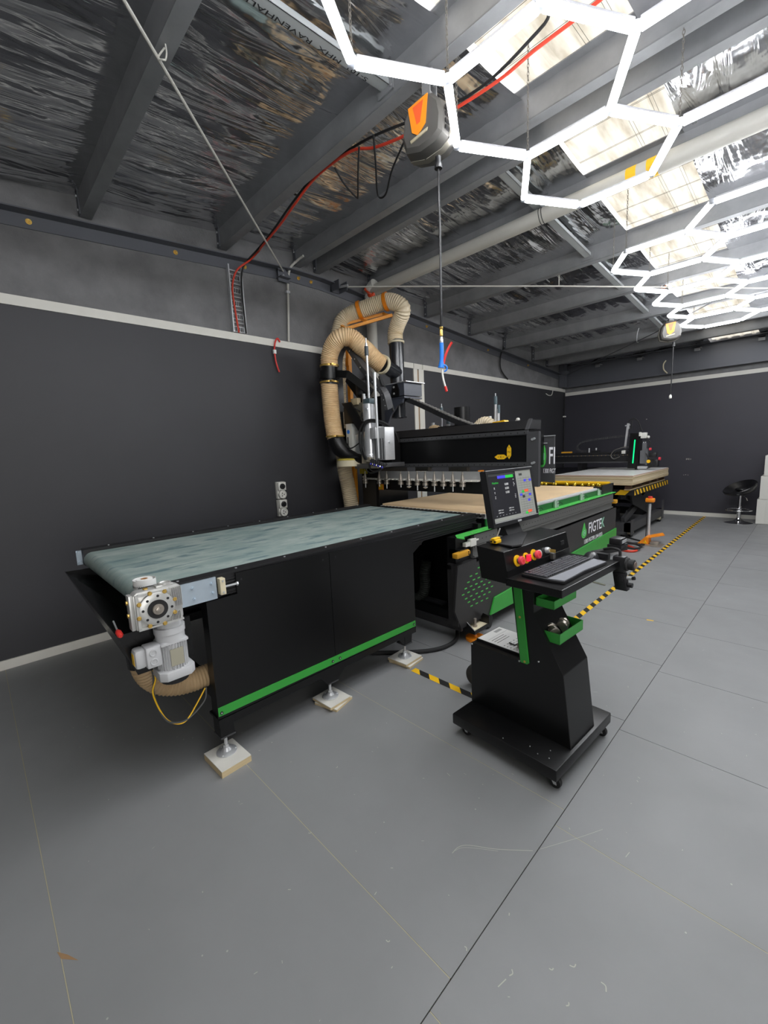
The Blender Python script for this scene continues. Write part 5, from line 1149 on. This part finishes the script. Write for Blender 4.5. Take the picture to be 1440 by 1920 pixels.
mb = MB(); mb.cyl((.055, -.245, .012), (.075, -.235, .075), .0035, n=8); mb.build('stand_rod', M_STEEL, MN)
YB = cthing('collet_block', 'small yellow and black block sitting at the foot of the monitor', 'block', .205, .108, 1.0655)
mb = MB(); mb.box(-.018, .018, -.022, .022, 0, .018, 0, .003); mb.box(-.01, .01, -.026, .026, .018, .026, 0, .002)
for x in (-.01, .01): mb.cyl((x, -.0222, .009), (x, -.024, .009), .005, n=8, m=1)
mb.build('body', [M_YELLOW, M_INK], YB)
# keyboard
KB = cthing('keyboard', 'black keyboard with a pale grey wrist rest on the console shelf', 'keyboard', .462, .302, .9345, -.02)
mb = MB(); mb.prism([(-.098, -.225), (.035, -.225), (.098, -.21), (.088, .0), (.098, .21), (.06, .225), (-.098, .225)], 'z', 0, .013, 0, .003); mb.build('case', M_PLASTIC, KB)
mb = MB(); pr = [(.030, -.222), (.096, -.206), (.086, .0), (.096, .206), (.030, .222), (.036, 0)]
mb.prism(pr, 'z', .013, .0165); mb.build('wrist_rest', mat('pale grey wrist rest', S(126, 128, 134), 0.5), KB, smooth=False)
mb = MB()
for r in range(6):
    x = -.083 + .0185 * r; y = -.212; k = 0
    while y < .205:
        w = .0165 if not (r == 5 and 4 <= k <= 4) else .09
        if (r == 0 and k in (1, 6, 11, 16)): y += .01
        mb.box(x - .0075, x + .0075, y, y + w - .002, .013, .020, 0, .0012); y += w + .0015; k += 1
mb.build('keys', mat('grey black keys', S(72, 72, 77), 0.36), KB)
mb = MB(); mb.box(-.096, -.093, -.20, .12, .0125, .0145); mb.build('blue_edge', mat('blue strip', S(60, 76, 150), 0.4), KB, smooth=False)
MS = cthing('computer_mouse', 'black computer mouse to the right of the keyboard', 'mouse', .465, .568, .9345, .3)
mb = MB(); mb.sphere((0, 0, .002), .056, 0, 20, (.66, 1.05, .66)); 
for v_ in mb.bm.verts: v_.co.z = max(v_.co.z, 0.0)
mb.build('shell', mat('dark mouse shell', S(40, 40, 44), 0.3), MS)
mb = MB(); mb.cyl((-.004, -.022, .0295), (.004, -.022, .0295), .006, n=12); mb.build('scroll_wheel', M_RUBBER, MS)
# pendant hanging on the end of the shelf
PD = cthing('hand_pendant', 'dark grey handheld pendant with a dial hooked on the console shelf end', 'pendant', .575, .645, .78)
mb = MB(); mb.box(-.03, .03, -.022, .028, .09, .175, 0, .010); mb.prism([(-.028, .09), (.028, .09), (.045, .0), (-.012, .0)], 'y', -.018, .024, 0, .004); PB = mb.build('pendant_case', M_PLASTIC, PD)
mb = MB(); mb.lathe([(.034, 0), (.034, .008), (.030, .012)], (.03, .003, .135), (1, 0, 0), 26); mb.lathe([(.027, .01), (.027, .036), (.022, .04)], (.03, .003, .135), (1, 0, 0), 26); mb.build('dial', M_RUBBER, PD)
mb = MB(); mb.lathe([(.019, .040), (.018, .043)], (.03, .003, .135), (1, 0, 0), 20); mb.build('dial_cap', mat('brown grey cap', S(110, 94, 86), 0.5), PD)
mb = MB(); mb.cyl((.035, .003, .066), (.058, .003, .066), .010, n=12, m=0); mb.cyl((.058, .003, .066), (.072, .003, .070), .009, n=10, m=1); mb.lathe([(.018, 0), (.018, .008), (.006, .010)], (.01, -.019, .06), (0, -1, 0), 16, 1); mb.lathe([(.013, 0), (.013, .02)], (.042, .003, .03), (1, 0, 0), 12, 1); mb.build('selector_knob', [M_STEEL, M_PLASTIC], PD)
mb = MB(); mb.tube(smooth_path([(0, .003, .17), (-.005, .003, .20), (-.04, .01, .205), (-.09, .03, .19)], 5), .007, 8); mb.build('pendant_cord', M_RUBBER, PD)
PH = cthing('pendant_holder', 'dark clip and bar behind the pendant at the console shelf end', 'bracket', .50, .70, .95)
mb = MB(); mb.obox((-.05, -.07, .0), (.045, .10, .015), .03, .022); mb.box(-.02, .05, .03, .12, .02, .035); mb.box(-.015, .045, .035, .11, .035, .07, 0, .006); mb.box(-.05, .03, -.09, -.06, -.02, .01); mb.build('holder_bar', M_PLASTIC, PH)
mb = MB(); mb.box(.046, .049, .045, .10, .045, .06); mb.build('metal_edge', M_STEEL, PH, smooth=False)
# clipboard with paper, allen keys
CLB = cthing('clipboard', 'black tray holding a printed white sheet on the console ledge', 'clipboard', .145, .325, .4665)
mb = MB(); mb.box(-.14, .135, -.11, .105, 0, .010, 0); mb.build('board', M_PLASTIC, CLB, smooth=False)
mb = MB(); mb.box(-.135, .132, -.105, .10, .010, .0115, 0)
for i in range(3): mb.box(-.06 + .018 * i, -.057 + .018 * i, -.085, .03, .0115, .0118, 1)
for i in range(6):
    for j in range(5): mb.box(.02 + .019 * i, .0235 + .019 * i, -.09 + .03 * j, -.08 + .03 * j, .0115, .0118, 1)
mb.box(-.12, -.10, .02, .08, .0115, .0118, 2); mb.box(-.078, -.076, -.09, .09, .0115, .0118, 2)
mb.build('printed_sheet', [M_PAPER, M_INK, mat('grey print', S(170, 170, 170), 0.7)], CLB, smooth=False)
AK = cthing('allen_key', 'small bent black key lying on the printed sheet', 'hex key', .19, .30, .478)
mb = MB(); mb.tube(smooth_path([(-.02, -.02, .004), (.012, -.024, .004), (.018, -.018, .004), (.018, .016, .004)], 4), .003, 6); mb.build('key_shaft', M_INK, AK)
DC = cthing('drill_chuck', 'small dark chuck piece on the printed sheet beside the green strip', 'chuck', .235, .275, .478)
mb = MB(); mb.lathe([(.012, 0), (.014, .003), (.014, .014), (.009, .02), (.005, .024)], n=16); mb.build('chuck_body', M_SPIND, DC)
# collet nuts and pen in the lower tray
for (u, v, rz, lab) in ((.425, .245, .5, 'shiny collet nut holder at the near end of the lower green tray'), (.430, .345, .5, 'shiny collet nut holder at the far end of the lower green tray')):
    t = cthing('collet_holder', lab, 'tool holder', u, v, .6095, rz, 'collet holders in the green tray')
    d = Vector((-.45, .9, .18)).normalized() if 'near' in lab else Vector((.2, .98, .1)).normalized()
    mb = MB(); mb.lathe([(.026, -.03), (.028, -.028), (.028, -.006), (.022, -.004), (.022, .003), (.029, .006), (.029, .018), (.018, .02), (.010, .06), (.007, .075)], (0, 0, .0305), d, 20)
    lo = min(v_.co.z for v_ in mb.bm.verts)
    for v_ in mb.bm.verts: v_.co.z -= lo
    mb.build('holder_body', M_SPIND, t)
PN = cthing('pen', 'blue pen lying in the lower green tray', 'pen', .468, .30, .6095)
mb = MB(); mb.cyl((0, -.06, .006), (-.006, .05, .010), .0045, n=10); mb.build('barrel', mat('blue pen barrel', S(50, 80, 160), 0.4), PN)
mb = MB(); mb.cyl((-.006, .05, .010), (-.007, .062, .0105), .005, n=10); mb.build('cap', M_INK, PN)

# ------------------------------------------------------------------ hazard tape, floor cables
def hazard(name, p, q, w, label, z=.0009, up=(0, 0, 1), pitch=.13, flip=1, m=(None,)):
    p, q = V(p), V(q); L = (q - p).length; d = (q - p).normalized(); s_ = V(up).cross(d).normalized() * w; nrm = V(up) * z
    mb = MB(); sk = w * flip; half = pitch / 2; x = -pitch * 2; k = 0
    def clampx(t): return max(0.0, min(L, t))
    while x < L + pitch:
        a0, a1, b0, b1 = clampx(x), clampx(x + half), clampx(x + sk), clampx(x + half + sk)
        if a1 - a0 > 1e-4 or b1 - b0 > 1e-4:
            P = [p + d * a0 + nrm, p + d * a1 + nrm, p + d * b1 + s_ + nrm, p + d * b0 + s_ + nrm]
            Q = []
            for c in P:
                if not Q or (c - Q[-1]).length > 1e-5: Q.append(c)
            if (Q[0] - Q[-1]).length < 1e-5: Q.pop()
            if len(Q) > 2: mb.face([mb.v(c) for c in Q], k % 2)
        x += half; k += 1
    bmesh.ops.recalc_face_normals(mb.bm, faces=mb.bm.faces)
    o = mb.build(name, [M_YELV, M_INK], smooth=False, recalc=False); 
    if label: tag(o, label, 'tape')
    return o
hazard('hazard_tape', (2.90, 2.05, 0), (2.82, 10.17, 0), .05, 'long black and yellow striped floor tape running to the back wall', pitch=.17)
hazard('hazard_tape', (2.36, 2.03, 0), (2.93, 2.03, 0), .05, 'short black and yellow striped floor tape ending at the third conveyor foot', pitch=.17, flip=-1)
def fcable(pts, r, m, label, cat='cable'): return cable('floor_cable', pts, r, m, label, cat, 8)
fcable([(1.5, 1.2, .016), (1.72, 1.72, .016), (1.99, 2.02, .016), (2.23, 2.25, .016), (2.33, 2.42, .016), (2.33, 2.60, .018), (2.25, 2.74, .04), (2.2, 2.85, .10)], .0155, M_RUBBER, 'thick black cable curving over the floor behind the third conveyor foot')
fcable([(2.0, 6.9, .016), (2.2, 6.85, .016), (2.42, 6.70, .016), (2.58, 6.50, .016), (2.52, 6.38, .016), (2.35, 6.42, .016), (2.15, 6.5, .016)], .0165, M_REDHOSE, 'red air hose coiled on the floor at the far end of the router', 'hose')
fcable([(2.0, 7.15, .012), (2.2, 6.95, .012), (2.42, 6.82, .040), (2.60, 6.62, .045), (2.55, 6.45, .045), (2.30, 6.48, .045), (2.0, 6.62, .012)], .013, M_RUBBER, 'black cable coiled over the red hose at the far end of the router')
fcable([(2.1, 7.45, .011), (2.3, 7.28, .011), (2.5, 7.12, .011), (2.44, 6.98, .011), (2.30, 6.75, .05), (2.45, 6.70, .055), (2.60, 6.75, .05), (2.52, 6.95, .011)], .011, M_RUBBER, 'thin black cable leading to the orange pedal')
BC = thing('rubber_mat_roll', 'dark rounded rubber bundle on the floor behind the console', 'bundle', (2.80, 2.17, 0))
mb = MB(); mb.torus((2.815, 2.175, .065), (.45, -.9, 0), .042, .036, 28, 12)
lo = min(v_.co.z for v_ in mb.bm.verts)
for v_ in mb.bm.verts: v_.co.z -= lo - .001
mb.build('bundle', mat('worn dark rubber', S(64, 62, 60), 0.7, noise=.4, nscale=18), BC)
OC = thing('metal_offcut', 'thin metal strip offcut lying on the floor behind the console', 'offcut', (2.66, 4.74, 0))
mb = MB(); mb.obox((2.56, 4.77, .006), (2.75, 4.72, .006), .02, .010); mb.build('strip', M_SPIND, OC, smooth=False)

# ------------------------------------------------------------------ scissor lift table, pallet, sheets
LT = thing('lift_table', 'black scissor lift table with hazard striped edges carrying the sheet stack', 'lift table', (1.75, 8.3, 0))
mb = MB()
for x0, x1 in ((1.16, 1.26), (2.18, 2.28)): mb.box(x0, x1, 7.30, 9.30, .10, .235)
for y0, y1 in ((7.30, 7.40), (9.20, 9.30)): mb.box(1.16, 2.28, y0, y1, .10, .235)
mb.box(2.28, 2.29, 7.28, 7.42, .06, .30); mb.box(2.28, 2.29, 9.16, 9.28, .06, .40); mb.build('base_frame', M_CHAR, LT, smooth=False)
for x in (1.30, 2.12):
    for a, b in (((7.45, .25), (9.1, .68)), ((9.1, .25), (7.45, .68))):
        mb = MB(); mb.obox((x, a[0], a[1]), (x, b[0], b[1]), .05, .11); mb.build('scissor_arm', M_CHAR, LT, smooth=False)
mb = MB(); mb.obox((1.75, 7.7, .28), (1.75, 8.4, .55), .09, .09); mb.cyl((1.3, 8.3, .46), (2.15, 8.3, .46), .03, n=12); mb.box(1.5, 2.0, 7.42, 7.7, .235, .42); mb.cyl((2.10, 7.75, .36), (2.10, 7.95, .37), .025, n=10, m=1); mb.build('hydraulic_ram', [M_BLACKM, M_STEEL], LT, smooth=False)
mb = MB(); mb.prism([(7.45, .69), (7.9, .69), (8.7, .33), (8.5, .25), (7.55, .52)], 'x', 2.20, 2.225); mb.build('side_guard', M_BLACKM, LT, smooth=False)
mb = MB(); mb.box(1.14, 2.32, 7.26, 9.34, .69, .775); mb.build('table_top', M_BLACKM, LT, smooth=False)
h1 = hazard('edge_tape', (2.3215, 7.26, .692), (2.3215, 9.34, .692), .08, None, z=.0, up=(1, 0, 0), pitch=.17, flip=-1); h1.parent = LT; h1.matrix_parent_inverse = INV[LT.name]
h1 = hazard('edge_tape', (1.14, 7.2585, .692), (2.32, 7.2585, .692), .08, None, z=.0, up=(0, -1, 0), pitch=.30, flip=1); h1.parent = LT; h1.matrix_parent_inverse = INV[LT.name]
for x, y in ((2.235, 7.46), (2.245, 9.16), (1.21, 7.46), (1.21, 9.16)):
    mb = MB(); mb.lathe([(.03, -.025), (.056, -.024), (.060, -.012), (.060, .012), (.056, .024), (.03, .025)], (x, y, .0605), (1, 0, 0), 22); cw = mb.build('caster_wheel', M_RUBBER, LT)
    mb = MB(); mb.prism([(y - .055, .10), (y + .05, .10), (y + .06, .06), (y + .03, .035), (y - .03, .075), (y - .062, .05)], 'x', x + .026, x + .032); mb.prism([(y - .055, .10), (y + .05, .10), (y + .06, .06), (y + .03, .035), (y - .03, .075), (y - .062, .05)], 'x', x - .032, x - .026); mb.box(x - .032, x + .032, y - .062, y - .05, .05, .10); mb.build('caster_fork', M_CREAM, cw, smooth=False)
PL = thing('timber_pallet', 'timber pallet with dark blocks between the lift table and the sheets', 'pallet', (1.75, 8.25, .775))
M_PBLK = mat('dark pallet block', S(96, 72, 58), 0.8)
for y in (7.24, 7.75, 8.25, 8.75, 9.22):
    for x in (1.18, 1.72, 2.24):
        mb = MB(); mb.box(x - .04, x + .04, y - .045, y + .045, .792, .848); mb.build('block', M_PBLK, PL, smooth=False)
    mb = MB(); mb.box(1.14, 2.285, y - .05, y + .05, .848, .862); mb.build('deck_slat', M_PLYE, PL, smooth=False)
for x in (1.18, 1.72, 2.24):
    mb = MB(); mb.box(x - .045, x + .045, 7.19, 9.27, .7755, .792); mb.build('bottom_runner', M_PLYE, PL, smooth=False)
NL = 8; zb = .8625
LBS = ['lowest pale board in the sheet stack, resting on the pallet', 'second board from the bottom of the sheet stack', 'third board from the bottom of the sheet stack', 'fourth board from the bottom of the sheet stack', 'fourth board from the top of the sheet stack', 'third board from the top of the sheet stack', 'board directly under the topmost white sheet', 'topmost white faced sheet on the stack beneath the far gantry']
for k in range(NL):
    z0 = zb + .0184 * k; dx, dy = random.uniform(-.006, .006), random.uniform(-.008, .008)
    t = thing('board_sheet', LBS[k], 'board', (1.74, 8.2, z0), 0, 'boards in the sheet stack', local=True)
    mb = MB(); mb.box(-.60 + dx, .60 + dx, -1.10 + dy, 1.06 + dy, .0002, .0165, 0); mb.box(-.60 + dx, .60 + dx, -1.10 + dy, 1.06 + dy, .0165, .018, 1); mb.build('sheet', [M_PLYE if k < 7 else mat('pinkish board edge', S(190, 160, 140), 0.7), M_WHITEB], t, smooth=False)
# ------------------------------------------------------------------ second machine at the back
C2 = thing('router_machine', 'second smaller black machine at the back with a lit green strip', 'router machine', (.6, 8.7, 0))
mb = MB(); mb.box(.14, 1.02, 7.55, 9.85, .08, .90); mb.box(.10, 1.06, 7.5, 9.9, .90, .985); mb.box(1.02, 1.09, 7.5, 9.9, .80, .90)
for x in (.2, .92):
    for y in (7.7, 9.7): mb.cyl((x, y, 0), (x, y, .08), .04, n=14)
mb.build('bed_frame', M_BLACK, C2, smooth=False)
mb = MB(); mb.box(.20, 1.90, 8.60, 8.78, 1.135, 1.305); mb.box(.20, 1.90, 8.585, 8.60, 1.135, 1.16, 1); mb.box(.20, 1.90, 8.585, 8.60, 1.265, 1.285, 1); mb.box(.2, 1.9, 8.60, 8.8, 1.31, 1.335)
mb.box(.14, .24, 8.5, 8.95, .95, 1.40); mb.box(.94, 1.02, 8.62, 8.9, .95, 1.14)
for k in range(22): mb.bolt((.28 + .074 * k, 8.585, 1.275), (0, -1, 0), .006, .004, 2)
mb.build('gantry_beam', [M_BLACKM, M_CHAR, M_BRASS], C2, smooth=False)
mb = MB(); mb.prism([(1.86, 1.04), (2.02, 1.035), (2.045, 1.652), (1.885, 1.66)], 'y', 8.50, 8.56); mb.box(1.9, 2.03, 8.56, 8.7, 1.06, 1.62); mb.box(1.985, 2.02, 8.48, 8.54, 1.013, 1.04)
LC = mb.build('head_cover', M_BLACK, C2, smooth=False)
mb = MB(); mb.obox((1.946, 8.499, 1.135), (1.965, 8.499, 1.535), .019, .006, 0, up=(0, -1, 0)); mb.cyl((1.946, 8.502, 1.135), (1.946, 8.496, 1.135), .0095, n=14); mb.cyl((1.965, 8.502, 1.535), (1.965, 8.496, 1.535), .0095, n=14); mb.build('light_strip', M_LED, LC)
mb = MB(); mb.box(2.05, 2.16, 8.52, 8.62, 1.12, 1.35); mb.box(2.08, 2.14, 8.52, 8.58, 1.35, 1.48); mb.box(2.14, 2.17, 8.50, 8.56, 1.10, 1.38, 0); mb.box(2.02, 2.18, 8.5, 8.62, 1.03, 1.075, 1); mb.cyl((2.095, 8.53, 1.35), (2.095, 8.53, 1.5), .008, n=8, m=2); mb.cyl((2.125, 8.53, 1.35), (2.125, 8.53, 1.5), .008, n=8, m=2); mb.build('head_slide', [mat('grey slide', S(120, 122, 126), 0.4, 0.5), M_ALU, M_STEEL], C2, smooth=False)
mb = MB(); mb.box(2.17, 2.33, 8.50, 8.62, 1.06, 1.19, 0, .008); mb.box(2.19, 2.30, 8.50, 8.60, 1.23, 1.31, 0, .008); mb.lathe([(.045, 0), (.045, .03)], (2.22, 8.5, 1.15), (0, -1, 0), 16); mb.build('head_motor', M_PLASTIC, C2)
mb = MB(); mb.cyl((2.20, 8.465, 1.16), (2.20, 8.45, 1.16), .03, n=14); mb.build('yellow_knob', M_YELLOW, C2)
mb = MB(); mb.cyl((2.33, 8.55, 1.20), (2.36, 8.55, 1.20), .028, n=14); mb.cyl((2.19, 8.52, 1.37), (2.22, 8.52, 1.37), .022, n=12); mb.build('red_knob', M_PINK, C2)
mb = MB(); mb.box(2.05, 2.14, 8.50, 8.58, 1.56, 1.66, 0, .006); mb.box(2.03, 2.06, 8.48, 8.52, 1.60, 1.67); mb.sphere((2.165, 8.52, 1.58), .026); mb.build('valve_block', M_WHITEP, C2)
mb = MB(); mb.obox((1.79, 8.58, 1.40), (1.825, 8.58, 1.84), .035, .03); mb.obox((1.775, 8.58, 1.80), (1.86, 8.58, 1.81), .01, .02); mb.box(1.815, 1.845, 8.56, 8.60, 1.74, 1.83); mb.build('cylinder_post', M_ALU, C2, smooth=False)
mb = MB(); mb.box(1.74, 1.80, 8.55, 8.60, 1.30, 1.37); mb.build('air_valve', M_WHITEP, C2, smooth=False)
for pts, r in (([(1.83, 8.57, 1.85), (1.86, 8.57, 1.90), (1.93, 8.57, 1.91), (1.99, 8.57, 1.86), (2.03, 8.57, 1.75), (2.06, 8.57, 1.68)], .009), ([(1.86, 8.56, 1.74), (1.885, 8.56, 1.78), (1.89, 8.56, 1.88)], .009), ([(1.85, 8.56, 1.42), (1.75, 8.54, 1.41), (1.62, 8.53, 1.36), (1.57, 8.53, 1.27), (1.62, 8.53, 1.21), (1.72, 8.53, 1.25)], .010), ([(1.86, 8.55, 1.38), (1.72, 8.53, 1.36), (1.62, 8.52, 1.30), (1.66, 8.52, 1.24), (1.74, 8.52, 1.30)], .007), ([(2.10, 8.5, 1.55), (2.18, 8.48, 1.53), (2.21, 8.48, 1.46), (2.17, 8.48, 1.38)], .008), ([(2.15, 8.48, 1.30), (2.2, 8.46, 1.22), (2.28, 8.46, 1.20), (2.31, 8.46, 1.10), (2.18, 8.46, 1.04)], .008)):
    mb = MB(); mb.tube(smooth_path(pts, 6), r, 8); mb.build('machine_cable', M_RUBBER if r < .0095 else M_GREYP, C2)
mb = MB(); cp = resample(smooth_path([(1.10, 8.8, 1.36), (.92, 8.8, 1.365), (.86, 8.8, 1.42), (.89, 8.8, 1.50), (1.05, 8.8, 1.56), (1.4, 8.8, 1.60), (1.82, 8.8, 1.63)], 10), .04)
for a, b in zip(cp, cp[1:]):
    d = (b - a) * .45; c = (a + b) / 2; mb.obox(c - d, c + d, .05, .035, 0, up=Vector((-(b - a).z, 0, (b - a).x)))
mb.build('drag_chain', M_CHAR, C2, smooth=False)
mb = MB()
for x in (1.12, 1.25): mb.cyl((x, 8.7, 1.335), (x, 8.7, 1.42), .014, n=10)
mb.box(1.18, 1.32, 8.64, 8.74, 1.335, 1.375, 1); mb.box(.62, .80, 8.6, 8.7, 1.335, 1.365, 2); mb.build('beam_fittings', [M_ALU, M_PLASTIC, M_BYEL], C2, smooth=False)

# ------------------------------------------------------------------ pedal stand
PDL = thing('pedal_stand', 'orange foot pedal with a slim post and orange control head', 'foot pedal', (2.6, 7.1, 0))
mb = MB(); mb.box(2.50, 2.78, 6.90, 7.12, 0, .012, 1); mb.prism([(2.46, .012), (2.60, .012), (2.60, .115), (2.56, .12)], 'y', 6.98, 7.14); mb.hexa([(2.56, 7.14, .105), (2.60, 6.98, .105), (2.76, 7.18, .125), (2.70, 7.34, .125), (2.56, 7.14, .118), (2.60, 6.98, .118), (2.76, 7.18, .138), (2.70, 7.34, .138)]); mb.build('pedal_guard', [M_ORANGE, M_SPIND], PDL, smooth=False)
mb = MB(); mb.prism([(2.535, .025), (2.585, .025), (2.56, .07)], 'y', 6.972, 6.98); mb.build('warning_label', M_YELV, PDL, smooth=False)
mb = MB(); mb.box(2.62, 2.72, 6.98, 7.08, .012, .05, 0, .006); mb.build('pedal_plate', M_SPIND, PDL)
mb = MB(); mb.cyl((2.553, 7.17, 0), (2.555, 7.17, .60), .020, n=16); mb.build('post', M_ALU, PDL)
mb = MB(); mb.tube([(2.525, 7.15, 0.05), (2.53, 7.15, .58)], .006, 6); mb.build('post_cable', M_RUBBER, PDL)
mb = MB(); mb.box(2.50, 2.615, 7.13, 7.21, .612, .672, 0, .012); mb.box(2.51, 2.60, 7.135, 7.205, .595, .612, 1, .004); mb.build('control_head', [M_ORANGE, M_PLASTIC], PDL)
mb = MB(); mb.lathe([(.03, .672), (.032, .690), (.026, .70)], (2.557, 7.17, 0), n=18); mb.build('red_button', M_RED, PDL)

# ------------------------------------------------------------------ bar stool and white cabinets
BS = thing('bar_stool', 'black bucket seat bar stool with chrome base by the back wall', 'stool', (3.347, 9.675, 0), local=True)
mb = MB(); mb.lathe([(.205, 0.0005), (.205, .006), (.15, .018), (.08, .035), (.045, .06), (.03, .09)], n=40); mb.build('base', M_CHROME, BS)
mb = MB(); mb.cyl((0, 0, .09), (0, 0, .30), .030, n=20); mb.cyl((0, 0, .30), (0, 0, .50), .022, n=20); mb.build('post', M_CHROME, BS)
mb = MB(); mb.torus((0, -.03, .235), (0, 0, 1), .18, .010, 40, 8); mb.cyl((0, 0, .22), (0, 0, .25), .036, n=18); mb.build('footrest', M_CHROME, BS)
mb = MB(); rings = []
T = Matrix.Translation((0, 0, .59)) @ Matrix.Rotation(math.radians(-15), 4, 'Y') @ Matrix.Rotation(math.radians(16), 4, 'X')
for r, z in ((.06, -.06), (.13, -.055), (.20, -.035), (.24, .0), (.25, .03), (.238, .042), (.22, .034), (.17, .0), (.12, -.02), (.06, -.028)):
    ring = []
    for k in range(36):
        a = 2 * PI * k / 36; hgt = z + (.05 * (1 + math.cos(a - .5)) / 2 if r > .2 else 0)
        ring.append(mb.v(T @ Vector((r * math.cos(a), r * math.sin(a), hgt))))
    rings.append(ring)
mb.loft(rings); mb.build('seat', mat('black vinyl', S(22, 22, 24), 0.3), BS, angle=60)
mb = MB(); mb.sphere(tuple(T @ Vector((.02, 0, .0))), .10, 0, 18, (1, 1, .35)); mb.build('seat_pad', bpy.data.materials['black vinyl'], BS, angle=60)
mb = MB(); mb.tube(smooth_path([(.02, -.02, .50), (.08, -.06, .47), (.11, -.08, .41)], 4), .006, 8); mb.build('height_lever', M_CHROME, BS)
for (x, z0, z1, lab) in ((3.576, 0, .432, 'lowest and widest white cabinet in the stepped stack by the stool'), (3.60, .4325, .83, 'middle white cabinet in the stepped stack by the stool'), (3.635, .8305, 1.18, 'top white cabinet in the stepped stack by the stool')):
    t = thing('white_cabinet', lab, 'cabinet', (x + .4, 9.92, z0), 0, 'stepped white cabinets')
    mb = MB(); mb.box(x, x + .8, 9.69, 10.16, z0, z1, 0, .002); mb.build('carcass', M_WHITEP, t, smooth=False)
    n = 4
    for k in range(n):
        mb = MB(); a = x + .002 + .8 / n * k - (.08 if k else 0); a = max(a, x + .002); b = x + .8 / n * (k + 1) - .08 - .002
        mb.box(a, b, 9.678, 9.69, z0 + .008, z1 - .008); mb.build('door', M_WHITEP, t, smooth=False)
# marks on the back wall
mb = MB()
for (x, z, w, h) in ((2.43, 1.105, .012, .03), (2.45, 1.11, .01, .025), (2.47, 1.105, .012, .03), (2.50, 1.108, .01, .022), (2.40, .80, .01, .012), (2.43, .805, .014, .012), (2.47, .80, .01, .012), (1.7, 1.95, .02, .015)): mb.box(x, x + w, 10.1985, 10.1995, z, z + h)
tag(mb.build('trim_4', M_SCUFF, smooth=False), kind='structure')
